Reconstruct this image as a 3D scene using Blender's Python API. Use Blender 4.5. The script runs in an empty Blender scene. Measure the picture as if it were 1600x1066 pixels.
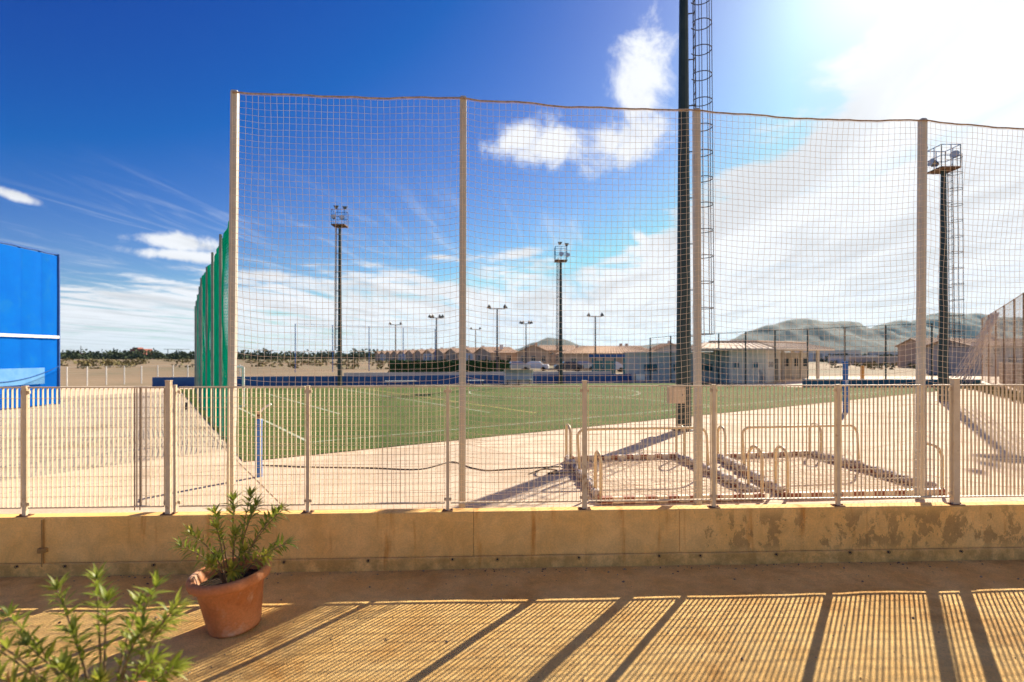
import bpy, bmesh, math, random
from mathutils import Vector, Matrix, noise as mn
random.seed(11)
R = math.radians
scene = bpy.context.scene
C = scene.collection

# ------------------------------------------------------------------ camera
cam_d = bpy.data.cameras.new('camera')
cam_d.sensor_width = 36.0
cam_d.lens = 850 / 1600 * 36.0
cam_d.shift_y = 23 / 1600
cam_d.clip_start = 0.05
cam_d.clip_end = 20000
cam_d.dof.use_dof = True
cam_d.dof.focus_distance = 7.5
cam_d.dof.aperture_fstop = 1.0
cam = bpy.data.objects.new('camera', cam_d)
C.objects.link(cam)
cam.location = (0, 0, 2.3)
cam.rotation_euler = (R(90), 0, 0)
scene.camera = cam

# ------------------------------------------------------------------ light
SUN_AZ, SUN_EL = R(34.8), R(32.0)
SUN = Vector((math.sin(SUN_AZ) * math.cos(SUN_EL), math.cos(SUN_AZ) * math.cos(SUN_EL), math.sin(SUN_EL)))
sl = bpy.data.lights.new('sun', 'SUN')
sl.energy = 4.8
sl.angle = R(0.45)
sl.color = (1.0, 0.88, 0.71)
so = bpy.data.objects.new('sun', sl)
C.objects.link(so)
so.location = (0, 0, 60)
so.rotation_euler = SUN.to_track_quat('Z', 'Y').to_euler()

# ------------------------------------------------------------------ sky
world = bpy.data.worlds.new('World')
scene.world = world
world.use_nodes = True
wt = world.node_tree
wt.nodes.clear()

class NT:
    """small expression helper over a node tree"""
    def __init__(s, t): s.t = t; s.n = t.nodes; s.l = t.links
    def put(s, sock, v):
        if isinstance(v, (int, float)): sock.default_value = v
        elif isinstance(v, (tuple, list)): sock.default_value = v
        else: s.l.new(v, sock)
    def m(s, op, a, b=0.0, c=0.0, clamp=False):
        n = s.n.new('ShaderNodeMath'); n.operation = op; n.use_clamp = clamp
        for i, v in enumerate((a, b, c)): s.put(n.inputs[i], v)
        return n.outputs[0]
    def ss(s, v, lo, hi, a=0.0, b=1.0):
        n = s.n.new('ShaderNodeMapRange'); n.interpolation_type = 'SMOOTHSTEP'
        s.put(n.inputs['Value'], v)
        n.inputs['From Min'].default_value = lo; n.inputs['From Max'].default_value = hi
        n.inputs['To Min'].default_value = a; n.inputs['To Max'].default_value = b
        return n.outputs[0]
    def xyz(s, v):
        n = s.n.new('ShaderNodeSeparateXYZ'); s.put(n.inputs[0], v); return n.outputs
    def comb(s, x, y, z):
        n = s.n.new('ShaderNodeCombineXYZ')
        for i, v in enumerate((x, y, z)): s.put(n.inputs[i], v)
        return n.outputs[0]
    def noise(s, vec, scale, detail=5, rough=0.55, dist=0.0):
        n = s.n.new('ShaderNodeTexNoise')
        if vec is not None: s.l.new(vec, n.inputs['Vector'])
        n.inputs['Scale'].default_value = scale; n.inputs['Detail'].default_value = detail
        n.inputs['Roughness'].default_value = rough; n.inputs['Distortion'].default_value = dist
        return n.outputs[0]
    def mix(s, f, a, b, mode='MIX'):
        n = s.n.new('ShaderNodeMix'); n.data_type = 'RGBA'; n.blend_type = mode
        s.put(n.inputs[0], f)
        for i, v in ((6, a), (7, b)):
            if isinstance(v, (tuple, list)) and len(v) == 3: v = (*v, 1)
            s.put(n.inputs[i], v)
        return n.outputs[2]
    def vm(s, op, a, b):
        n = s.n.new('ShaderNodeVectorMath'); n.operation = op
        s.put(n.inputs[0], a); s.put(n.inputs[1], b)
        return n.outputs['Value'] if op == 'DOT_PRODUCT' else n.outputs[0]
    def scale(s, v, k):
        n = s.n.new('ShaderNodeMapping'); s.l.new(v, n.inputs['Vector']); n.inputs['Scale'].default_value = k
        return n.outputs[0]

W = NT(wt)
out = wt.nodes.new('ShaderNodeOutputWorld')
bg = wt.nodes.new('ShaderNodeBackground')
wt.links.new(bg.outputs[0], out.inputs[0])
bg.inputs['Strength'].default_value = 0.061
sky = wt.nodes.new('ShaderNodeTexSky')
sky.sky_type = 'NISHITA'
sky.sun_disc = False
sky.sun_elevation = SUN_EL
sky.sun_rotation = SUN_AZ
sky.altitude = 50
sky.air_density = 1.0
sky.dust_density = 0.3
sky.ozone_density = 4.0
tc = wt.nodes.new('ShaderNodeTexCoord')
D = tc.outputs['Generated']
dx, dy, dz = W.xyz(D)
zz = W.m('ADD', W.m('MAXIMUM', dz, 0.0), 0.025)
px = W.m('DIVIDE', dx, zz)
py = W.m('DIVIDE', dy, zz)
# streaks run roughly along +Y so that they fan out from the horizon ahead
qx = W.m('SUBTRACT', px, W.m('MULTIPLY', py, 0.14))
st = W.noise(W.comb(W.m('MULTIPLY', qx, 1.0), W.m('MULTIPLY', py, 0.30), 3.1), 1.15, 6, 0.60, 0.7)
st2 = W.noise(W.comb(W.m('MULTIPLY', qx, 2.2), W.m('MULTIPLY', py, 0.40), 8.4), 1.5, 6, 0.62, 1.2)
edge = W.noise(W.comb(px, py, 1.7), 2.2, 6, 0.6, 0.3)
edge_o = W.m('MULTIPLY', W.m('SUBTRACT', edge, 0.5), 1.1)
bright = W.ss(W.m('ADD', px, edge_o), 0.92, 1.22)
low = W.ss(W.m('ADD', W.m('ADD', py, W.m('MULTIPLY', px, 0.22)), W.m('MULTIPLY', edge_o, 4.0)), 4.4, 6.0)
cover = W.m('MAXIMUM', bright, low)
deck = W.m('MULTIPLY', cover, W.ss(W.m('ADD', st, W.m('ADD', W.m('MULTIPLY', cover, 0.22), W.m('MULTIPLY', bright, 0.08))), 0.48, 0.74))
cirrus = W.m('MULTIPLY', W.ss(st2, 0.48, 0.80), W.ss(py, 2.2, 4.2, 0.0, 0.42))
az = W.m('ARCTAN2', dx, dy)
el = W.m('ARCSINE', dz)
nz1 = W.m('SUBTRACT', W.noise(D, 11.0, 7, 0.68, 0.35), 0.5)
puffs = None
def ang(x, y):
    return math.atan((x - 800) / 850), math.atan((556 - y) / math.hypot(850, x - 800))
for (x, y, rx, ry, rot, nk) in (
        (994, 135, 112, 68, 78, 1.15), (962, 220, 110, 54, 20, 1.15), (872, 230, 140, 42, -4, 1.25), (822, 212, 70, 38, 25, 1.2),
        (815, 396, 74, 14, 9, 1.0), (268, 378, 60, 15, 0, 1.3), (268, 398, 96, 11, 0, 1.2), (402, 431, 76, 12, 0, 1.3),
        (692, 402, 30, 7, 0, 1.0), (30, 308, 30, 8, -12, 1.1), (1010, 378, 36, 12, -35, 1.4), (1060, 385, 70, 15, 10, 1.5)):
    a0, e0 = ang(x, y)
    ra, re = rx / 950, ry / 950
    c, s_ = math.cos(R(rot)), math.sin(R(rot))
    da, de = W.m('SUBTRACT', az, a0), W.m('SUBTRACT', el, e0)
    u_ = W.m('DIVIDE', W.m('ADD', W.m('MULTIPLY', da, c), W.m('MULTIPLY', de, s_)), ra)
    v_ = W.m('DIVIDE', W.m('SUBTRACT', W.m('MULTIPLY', de, c), W.m('MULTIPLY', da, s_)), re)
    d_ = W.m('SUBTRACT', 1.0, W.m('SQRT', W.m('ADD', W.m('MULTIPLY', u_, u_), W.m('MULTIPLY', v_, v_))))
    val = W.ss(W.m('ADD', d_, W.m('MULTIPLY', nz1, nk * 2.1)), 0.0, 0.75)
    puffs = val if puffs is None else W.m('MAXIMUM', puffs, val)
dens = W.m('MAXIMUM', W.m('MAXIMUM', deck, cirrus), puffs, clamp=True)
mu = W.m('MAXIMUM', W.vm('DOT_PRODUCT', D, tuple(SUN)), 0.0)
fwd = W.m('ADD', W.m('MULTIPLY', W.m('POWER', mu, 6.0), 0.5), W.m('MULTIPLY', W.m('POWER', mu, 60.0), 1.8))
sr, sg, sb = W.xyz(sky.outputs[0])
graded = W.comb(W.m('MINIMUM', W.m('MAXIMUM', W.m('MULTIPLY', W.m('SUBTRACT', sr, 1.45), 0.92), 0.03), 5.0),
                W.m('MINIMUM', W.m('MULTIPLY', W.m('POWER', sg, 2.1), 0.118), 5.6),
                W.m('MINIMUM', W.m('MULTIPLY', W.m('POWER', sb, 1.15), 0.63), 7.0))
thick = W.ss(W.noise(W.comb(W.m('MULTIPLY', qx, 1.3), W.m('MULTIPLY', py, 0.35), 5.5), 1.3, 4, 0.6, 0.6), 0.40, 0.70)
cl_val = W.m('ADD', W.m('ADD', 7.1, fwd), W.m('MULTIPLY', thick, -1.6))
cl_col = W.vm('MULTIPLY', W.comb(cl_val, cl_val, cl_val), (0.97, 0.99, 1.04))
# aureole of the sun just above the frame
aur = W.m('ADD', W.m('MULTIPLY', W.m('POWER', mu, 16.0), 0.7), W.m('MULTIPLY', W.m('POWER', mu, 140.0), 3.5))
sky_c = W.vm('ADD', graded, W.vm('MULTIPLY', W.comb(aur, aur, aur), (1.0, 0.98, 0.95)))
wt.links.new(W.mix(dens, sky_c, cl_col), bg.inputs['Color'])

vs = scene.view_settings
vs.view_transform = 'Standard'
vs.look = 'None'
vs.exposure = 1.15
vs.gamma = 1.0
vs.use_curve_mapping = False
try:
    world.cycles.sampling_method = 'MANUAL'
    world.cycles.sample_map_resolution = 256
    scene.cycles.max_bounces = 4
    scene.cycles.volume_bounces = 0
    scene.cycles.transparent_max_bounces = 16
except Exception:
    pass

# ------------------------------------------------------------------ materials
MATS = {}
def mat(name, c1, c2=None, scale=6.0, rough=0.8, bump=0.0, bscale=None, metal=0.0, c3=None, s3=1.0, f3=(0.55, 0.7), stretch=(1, 1, 1), trans=0.0, spec=0.4, detail=6, speck=0.0, sscale=45.0, rnd=0.0):
    m = bpy.data.materials.new(name); m.use_nodes = True
    MATS[name] = m
    t = m.node_tree; N = NT(t)
    b = t.nodes['Principled BSDF']
    b.inputs['Roughness'].default_value = rough
    b.inputs['Metallic'].default_value = metal
    b.inputs['Specular IOR Level'].default_value = spec
    co = t.nodes.new('ShaderNodeTexCoord').outputs['Object']
    if stretch != (1, 1, 1): co = N.scale(co, stretch)
    col = None
    if c2 is not None:
        col = N.mix(N.ss(N.noise(co, scale, detail, 0.6), 0.32, 0.68), c1, c2)
        if c3 is not None:
            col = N.mix(N.ss(N.noise(co, s3, 7, 0.65, 0.4), f3[0], f3[1]), col, c3)
        if speck:
            k_ = N.ss(N.noise(co, sscale, 3, 0.7), 0.30, 0.70, 1.0 - speck, 1.0 + speck)
            k2 = N.ss(N.noise(co, sscale * 0.12, 4, 0.7, 0.5), 0.3, 0.7, 1.0 - speck * 0.6, 1.0 + speck * 0.6)
            k_ = N.m('MULTIPLY', k_, k2)
            if rnd:
                oi = t.nodes.new('ShaderNodeObjectInfo')
                k_ = N.m('MULTIPLY', k_, N.ss(oi.outputs['Random'], 0.0, 1.0, 1.0 - rnd, 1.0 + rnd))
            col = N.vm('MULTIPLY', col, N.comb(k_, k_, k_))
        t.links.new(col, b.inputs['Base Color'])
    else:
        b.inputs['Base Color'].default_value = (*c1, 1)
    if bump:
        bp = t.nodes.new('ShaderNodeBump'); bp.inputs['Strength'].default_value = bump
        bp.inputs['Distance'].default_value = 0.02
        t.links.new(N.noise(co, bscale or scale * 6, 5, 0.65), bp.inputs['Height'])
        t.links.new(bp.outputs[0], b.inputs['Normal'])
    if trans:
        tr = t.nodes.new('ShaderNodeBsdfTranslucent')
        if col is not None: t.links.new(col, tr.inputs[0])
        else: tr.inputs[0].default_value = (*c1, 1)
        mx = t.nodes.new('ShaderNodeMixShader'); mx.inputs[0].default_value = trans
        t.links.new(b.outputs[0], mx.inputs[1]); t.links.new(tr.outputs[0], mx.inputs[2])
        t.links.new(mx.outputs[0], t.nodes['Material Output'].inputs[0])
    return m

mat('yard', (0.73, 0.43, 0.125), (0.81, 0.53, 0.185), 2.2, 0.93, 0.7, 90, c3=(0.54, 0.27, 0.06), s3=0.9, f3=(0.50, 0.70), speck=0.16, sscale=70)
mat('apron', (0.55, 0.42, 0.29), (0.63, 0.50, 0.36), 0.8, 0.9, 0.3, 60, c3=(0.40, 0.28, 0.17), s3=0.55, f3=(0.50, 0.74), speck=0.12, sscale=30, rnd=0.07)
mat('joint', (0.25, 0.19, 0.14))
mat('terrain', (0.27, 0.185, 0.10), (0.17, 0.125, 0.065), 0.03, 0.95, c3=(0.14, 0.12, 0.055), s3=0.012, f3=(0.46, 0.58))
mat('turf', (0.055, 0.10, 0.016), (0.092, 0.13, 0.027), 0.35, 0.95, 0.8, 120, c3=(0.12, 0.125, 0.042), s3=0.3, f3=(0.50, 0.72), spec=0.12, speck=0.22, sscale=14)
mat('line_paint', (0.42, 0.44, 0.34), (0.22, 0.27, 0.13), 2.5, 0.8)
mat('paint_white', (0.78, 0.78, 0.75), (0.68, 0.69, 0.65), 3, 0.7)
mat('paint_yellow', (0.62, 0.48, 0.12), (0.5, 0.4, 0.12), 3, 0.7)
mat('fence_metal', (0.68, 0.57, 0.40), (0.60, 0.48, 0.32), 9, 0.5, c3=(0.36, 0.22, 0.11), s3=6, f3=(0.58, 0.72))
mat('post_metal', (0.52, 0.49, 0.42), (0.45, 0.42, 0.35), 5, 0.45, c3=(0.42, 0.33, 0.24), s3=3, f3=(0.6, 0.8))
mat('net_twine', (0.82, 0.69, 0.52), (0.70, 0.55, 0.40), 4, 0.9)
mat('net_post', (0.24, 0.27, 0.24), (0.18, 0.21, 0.19), 5, 0.5)
mat('rope', (0.22, 0.16, 0.12), (0.42, 0.32, 0.25), 30, 0.9)
mat('green_net', (0.00, 0.42, 0.28), (0.00, 0.52, 0.36), 3, 0.8, trans=0.5, spec=0.1)
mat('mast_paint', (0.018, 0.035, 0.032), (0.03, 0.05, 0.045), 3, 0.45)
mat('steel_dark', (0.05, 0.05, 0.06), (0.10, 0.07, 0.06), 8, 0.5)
mat('rust', (0.20, 0.10, 0.05), (0.13, 0.07, 0.04), 12, 0.9)
mat('beige_box', (0.66, 0.50, 0.32), (0.58, 0.43, 0.27), 6, 0.7)
mat('lamp_body', (0.07, 0.08, 0.09), (0.12, 0.12, 0.12), 8, 0.5)
mat('lamp_glass', (0.55, 0.6, 0.62), rough=0.12)
mat('blue_sheet', (0.000, 0.20, 0.84), (0.000, 0.23, 0.88), 1.2, 0.8, c3=(0.01, 0.25, 0.80), s3=1.1, f3=(0.5, 0.75), trans=0.5, spec=0.1)
mat('blue_frame', (0.005, 0.07, 0.30), (0.01, 0.1, 0.36), 6, 0.5)
mat('grey_sheet', (0.08, 0.28, 0.60), (0.12, 0.33, 0.62), 3, 0.6)
mat('blue_wall', (0.002, 0.055, 0.20), (0.004, 0.07, 0.25), 1.5, 0.6, c3=(0.012, 0.085, 0.24), s3=2.5, f3=(0.5, 0.7))
mat('teal_wall', (0.002, 0.10, 0.17), (0.004, 0.13, 0.21), 1.5, 0.6)
mat('blue_pad', (0.05, 0.17, 0.48), (0.07, 0.22, 0.56), 5, 0.6)
mat('teal_pad', (0.01, 0.10, 0.32), (0.015, 0.13, 0.38), 5, 0.6)
mat('ochre_pipe', (0.42, 0.25, 0.08), (0.34, 0.19, 0.06), 9, 0.9)
mat('orange_pad', (0.60, 0.28, 0.05), (0.5, 0.22, 0.05), 5, 0.7)
mat('cream_tube', (0.70, 0.54, 0.30), (0.60, 0.44, 0.24), 9, 0.5, c3=(0.34, 0.18, 0.08), s3=7, f3=(0.62, 0.72))
mat('stripe_red', (0.30, 0.09, 0.05), (0.23, 0.07, 0.04), 12, 0.6)
mat('stripe_white', (0.78, 0.66, 0.50), (0.66, 0.54, 0.40), 12, 0.6)
mat('old_net', (0.50, 0.36, 0.24), (0.62, 0.50, 0.40), 5, 0.95)
mat('wrap', (0.60, 0.56, 0.54), (0.26, 0.17, 0.11), 16, 0.8, 0.8, 40)
mat('cable', (0.06, 0.045, 0.035))
mat('terracotta', (0.52, 0.19, 0.065), (0.60, 0.25, 0.10), 5, 0.8, 0.25, 60, c3=(0.68, 0.46, 0.32), s3=3.0, f3=(0.52, 0.70), speck=0.10)
mat('soil', (0.035, 0.022, 0.012), (0.06, 0.04, 0.02), 30, 1.0, 1.0, 60)
mat('leaf_green', (0.25, 0.32, 0.04), (0.36, 0.40, 0.06), 7, 0.4, trans=0.5)
mat('leaf_yellow', (0.58, 0.54, 0.08), (0.48, 0.48, 0.07), 7, 0.4, trans=0.5)
mat('leaf_dry', (0.30, 0.17, 0.06), (0.40, 0.26, 0.09), 7, 0.7, trans=0.3)
mat('stem', (0.20, 0.14, 0.07), (0.26, 0.16, 0.08), 12, 0.8)
mat('pebble', (0.10, 0.06, 0.035), (0.42, 0.32, 0.2), 3.0, 0.9)
mat('plaster_grey', (0.56, 0.56, 0.46), (0.62, 0.62, 0.52), 1.0, 0.9, c3=(0.26, 0.28, 0.27), s3=0.7)
mat('plaster_teal', (0.45, 0.50, 0.45), (0.52, 0.56, 0.50), 1.0, 0.9)
mat('plaster_pale', (0.50, 0.48, 0.44), (0.56, 0.54, 0.49), 1.0, 0.9)
mat('plaster_peach', (0.52, 0.36, 0.24), (0.58, 0.42, 0.29), 0.6, 0.9)
mat('plaster_white', (0.74, 0.73, 0.70), (0.66, 0.65, 0.62), 0.6, 0.9)
mat('brick_red', (0.36, 0.13, 0.09), (0.30, 0.11, 0.08), 0.6, 0.9)
mat('roof_tile', (0.44, 0.27, 0.16), (0.56, 0.38, 0.25), 2.0, 0.9, 0.6, 8)
mat('roof_pale', (0.58, 0.47, 0.36), (0.66, 0.55, 0.43), 2.0, 0.9, 0.5, 8)
mat('window_dark', (0.02, 0.035, 0.045), rough=0.12, spec=0.6)
mat('window_teal', (0.004, 0.10, 0.13), (0.006, 0.13, 0.16), 3, 0.3)
mat('stone_wall', (0.40, 0.37, 0.33), (0.48, 0.45, 0.40), 0.8, 0.95)
mat('hedge_green', (0.018, 0.06, 0.018), (0.035, 0.10, 0.025), 1.5, 0.95)
mat('tree_dark', (0.03, 0.05, 0.02), (0.06, 0.08, 0.03), 0.4, 0.95)
mat('dry_bush', (0.22, 0.17, 0.06), (0.14, 0.13, 0.05), 1.0, 0.95)
mat('hill_green', (0.018, 0.034, 0.030), (0.034, 0.050, 0.044), 0.012, 0.95, c3=(0.05, 0.060, 0.052), s3=0.02)
mat('car_white', (0.75, 0.75, 0.75), rough=0.25)
mat('car_silver', (0.42, 0.44, 0.46), rough=0.25, metal=0.4)
mat('car_dark', (0.05, 0.06, 0.08), rough=0.25)
mat('tyre', (0.015, 0.015, 0.015), rough=0.9)
mat('brown_panel', (0.28, 0.15, 0.07), (0.34, 0.20, 0.10), 2, 0.8)
mat('sand', (0.68, 0.56, 0.42), (0.74, 0.62, 0.48), 1.2, 0.95)
mat('clear_sheet', (0.42, 0.44, 0.46), rough=0.15)

# retaining wall: ochre render with rust runs, peeled patches on its right half, mossy foot
def wall_material():
    m = bpy.data.materials.new('wall_render'); m.use_nodes = True; MATS['wall_render'] = m
    t = m.node_tree; N = NT(t); b = t.nodes['Principled BSDF']
    b.inputs['Roughness'].default_value = 0.92
    co = t.nodes.new('ShaderNodeTexCoord').outputs['Object']
    x, y, z = N.xyz(co)
    base = N.mix(N.ss(N.noise(co, 1.6, 7, 0.6), 0.35, 0.65), (0.89, 0.52, 0.15), (0.92, 0.58, 0.20))
    runs = N.noise(N.comb(N.m('MULTIPLY', x, 7.0), 0.0, N.m('MULTIPLY', z, 0.7)), 1.0, 5, 0.6, 0.1)
    base = N.mix(N.m('MULTIPLY', N.ss(runs, 0.56, 0.74), 0.75), base, (0.62, 0.24, 0.03))
    blot = N.noise(N.comb(N.m('MULTIPLY', x, 2.6), 3.0, N.m('MULTIPLY', z, 1.7)), 1.9, 9, 0.72, 0.25)
    side = N.ss(x, 1.5, 2.4, -0.22, 0.0)
    band = N.m('MULTIPLY', N.ss(z, 0.12, 0.22), N.ss(z, 0.61, 0.48))
    pm = N.m('MULTIPLY', N.ss(N.m('ADD', blot, side), 0.50, 0.54), N.m('ADD', 0.25, N.m('MULTIPLY', band, 0.75)))
    base = N.mix(N.m('MULTIPLY', pm, 0.72), base, (0.40, 0.24, 0.08))
    moss = N.m('MULTIPLY', N.ss(z, 0.17, 0.10), N.ss(N.noise(co, 5.0, 6, 0.7), 0.35, 0.6))
    base = N.mix(N.m('MULTIPLY', moss, 0.6), base, (0.36, 0.20, 0.045))
    fk = N.m('MULTIPLY', N.ss(N.noise(co, 55, 3, 0.7), 0.3, 0.7, 0.90, 1.08), N.ss(N.noise(co, 4.5, 6, 0.7, 0.6), 0.3, 0.7, 0.86, 1.08))
    base = N.vm('MULTIPLY', base, N.comb(fk, fk, fk))
    t.links.new(base, b.inputs['Base Color'])
    bp = t.nodes.new('ShaderNodeBump'); bp.inputs['Strength'].default_value = 0.35; bp.inputs['Distance'].default_value = 0.01
    hgt = N.m('SUBTRACT', N.m('MULTIPLY', N.noise(co, 60, 5, 0.6), 0.4), N.m('MULTIPLY', pm, 0.4))
    t.links.new(hgt, bp.inputs['Height']); t.links.new(bp.outputs[0], b.inputs['Normal'])
wall_material()

# ------------------------------------------------------------------ mesh helpers
class MB:
    def __init__(s): s.v = []; s.f = []
    def add(s, vs, fs):
        o = len(s.v); s.v += [tuple(v) for v in vs]; s.f += [tuple(i + o for i in f) for f in fs]
        return s
    def box(s, c, d, rz=0.0, M=None):
        hx, hy, hz = d[0] / 2, d[1] / 2, d[2] / 2
        vs = [Vector((x, y, z)) for z in (-hz, hz) for x, y in ((-hx, -hy), (hx, -hy), (hx, hy), (-hx, hy))]
        rot = M or Matrix.Rotation(rz, 3, 'Z')
        return s.add([rot @ v + Vector(c) for v in vs],
                     [(3, 2, 1, 0), (4, 5, 6, 7), (0, 1, 5, 4), (1, 2, 6, 5), (2, 3, 7, 6), (3, 0, 4, 7)])
    def bar(s, a, b, w, h=None):
        a, b = Vector(a), Vector(b); h = h or w
        d = b - a; L = d.length
        q = d.to_track_quat('X', 'Z').to_matrix()
        return s.box((a + b) / 2, (L, w, h), M=q)
    def tube(s, pts, r, n=6, cap=True):
        pts = [Vector(p) for p in pts]
        k = len(pts); rs = r if isinstance(r, (list, tuple)) else [r] * k
        vs = []; up = None
        for i, p in enumerate(pts):
            t = (pts[min(i + 1, k - 1)] - pts[max(i - 1, 0)]).normalized()
            if up is None:
                up = Vector((0, 0, 1)) if abs(t.z) < 0.9 else Vector((0, 1, 0))
            sd = t.cross(up)
            if sd.length < 1e-4: sd = t.cross(Vector((1, 0.2, 0)))
            sd.normalize(); up = sd.cross(t).normalized()
            for j in range(n):
                a = 2 * math.pi * (j + 0.5) / n
                vs.append(p + (sd * math.cos(a) + up * math.sin(a)) * rs[i])
        fs = [(i * n + j, i * n + (j + 1) % n, (i + 1) * n + (j + 1) % n, (i + 1) * n + j) for i in range(k - 1) for j in range(n)]
        if cap:
            fs += [tuple(range(n))[::-1], tuple(range((k - 1) * n, k * n))]
        return s.add(vs, fs)
    def lathe(s, prof, n=24, c=(0, 0, 0)):
        vs = [(c[0] + r * math.cos(2 * math.pi * j / n), c[1] + r * math.sin(2 * math.pi * j / n), c[2] + z) for r, z in prof for j in range(n)]
        fs = [(i * n + j, i * n + (j + 1) % n, (i + 1) * n + (j + 1) % n, (i + 1) * n + j) for i in range(len(prof) - 1) for j in range(n)]
        return s.add(vs, fs)
    def poly(s, pts): return s.add(pts, [tuple(range(len(pts)))])
    def mesh(s, name, m, smooth=False):
        me = bpy.data.meshes.new(name); me.from_pydata(s.v, [], s.f); me.update()
        me.materials.append(MATS[m])
        if smooth: me.polygons.foreach_set('use_smooth', [True] * len(me.polygons))
        return me
    def part(s, name, m, parent=None, smooth=False, loc=(0, 0, 0)):
        return obj(name, s.mesh(name, m, smooth), parent, loc)
def obj(name, me, parent=None, loc=(0, 0, 0), rot=None, sc=None):
    o = bpy.data.objects.new(name, me); C.objects.link(o)
    o.location = loc
    if rot is not None: o.rotation_euler = rot
    if sc is not None: o.scale = sc
    if parent is not None: o.parent = parent
    return o
def tag(o, label=None, cat=None, group=None, kind=None):
    if label: o['label'] = label
    if cat: o['category'] = cat
    if group: o['group'] = group
    if kind: o['kind'] = kind
    return o
def thing(name, label, cat, loc=(0, 0, 0), rz=0.0, group=None):
    o = bpy.data.objects.new(name, None); C.objects.link(o)
    o.location = loc; o.rotation_euler = (0, 0, rz); o.empty_display_size = 0.2
    return tag(o, label, cat, group)
def structure(name, mb, m):
    return tag(mb.part(name, m), kind='structure')
def arch(a, b, h, n=10, rc=0.12):
    """inverted U from foot a to foot b with rounded shoulders"""
    a, b = Vector(a), Vector(b); d = (b - a); L = d.length; d.normalize()
    rc = min(rc, L / 2 - 1e-3, h - 1e-3); P = [a]
    for i in range(n + 1):
        t = math.pi / 2 * i / n
        P.append(a + d * (rc - rc * math.cos(t)) + Vector((0, 0, h - rc + rc * math.sin(t))))
    for i in range(n + 1):
        t = math.pi / 2 * i / n
        P.append(b - d * (rc - rc * math.sin(t)) + Vector((0, 0, h - rc + rc * math.cos(t))))
    P.append(b)
    return P

# ------------------------------------------------------------------ ground
AP = 0.36                        # level of the sports ground behind the retaining wall
WM = 0.0447                      # heading of the wall: y = 5.906 + WM x
WA = math.atan(WM)
def wall_y(x): return 5.906 + WM * x

structure('terrain', MB().poly([(-6000, -3000, -0.012), (6000, -3000, -0.012), (6000, 9000, -0.012), (-6000, 9000, -0.012)]), 'terrain')

# yard in front of the wall: slightly uneven sheet
mb = MB(); nx, ny = 90, 60
for j in range(ny + 1):
    for i in range(nx + 1):
        x = -11 + 22 * i / nx; y = -6 + (wall_y(x) + 0.05 + 6) * j / ny
        mb.v.append((x, y, 0.010 * mn.noise(Vector((x * 1.3, y * 1.3, 0))) + 0.004 * mn.noise(Vector((x * 5, y * 5, 3)))))
for j in range(ny):
    for i in range(nx):
        a = j * (nx + 1) + i
        mb.f.append((a, a + 1, a + nx + 2, a + nx + 1))
structure('yard_ground', mb, 'yard')

# litter of small stones and crumbs on the yard
mb = MB()
for k in range(700):
    x = random.uniform(-4.5, 5.5); y = random.uniform(1.8, wall_y(x) - 0.05)
    if k % 3 == 0: y = wall_y(x) - 0.03 - abs(random.gauss(0, 0.10))
    r = random.choice((0.003, 0.004, 0.006, 0.006, 0.009, 0.013)) * random.uniform(0.7, 1.3)
    z = 0.010 * mn.noise(Vector((x * 1.3, y * 1.3, 0))) + 0.4 * r
    pts = []
    for (ax, ay, az_) in ((1, 0, 0), (-1, 0, 0), (0, 1, 0), (0, -1, 0), (0, 0, 1), (0, 0, -1)):
        q = r * random.uniform(0.6, 1.3)
        pts.append((x + ax * q, y + ay * q, z + az_ * q * 0.7))
    mb.add(pts, [(0, 2, 4), (2, 1, 4), (1, 3, 4), (3, 0, 4), (2, 0, 5), (1, 2, 5), (3, 1, 5), (0, 3, 5)])
tag(mb.part('gravel', 'pebble'), 'loose grit and crumbs of stone scattered on the ochre yard', 'gravel', kind='stuff')

# concrete apron behind the wall; slabs follow the pitch axes
U = Vector((0.819, 0.574, 0)); V = Vector((-0.574, 0.819, 0)); P0 = Vector((-5.0, 9.93, 0))
def uv(u, v, z=0.0): return P0 + U * u + V * v + Vector((0, 0, z))
ap_pts = [(-45, 5.95 + WM * -45), (45, 5.95 + WM * 45), (45, 52), (9.2, 52), (9.2, 41.5), (-22, 35), (-45, 34)]
mb = MB()
mb.poly([(x, y, AP - 0.012) for x, y in ap_pts])
mb.poly([(x, y, -0.01) for x, y in ap_pts[::-1]])
for i in range(len(ap_pts)):
    (x0, y0), (x1, y1) = ap_pts[i], ap_pts[(i + 1) % len(ap_pts)]
    mb.poly([(x0, y0, -0.01), (x1, y1, -0.01), (x1, y1, AP - 0.012), (x0, y0, AP - 0.012)])
apron = structure('concrete_apron', mb, 'apron')

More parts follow.
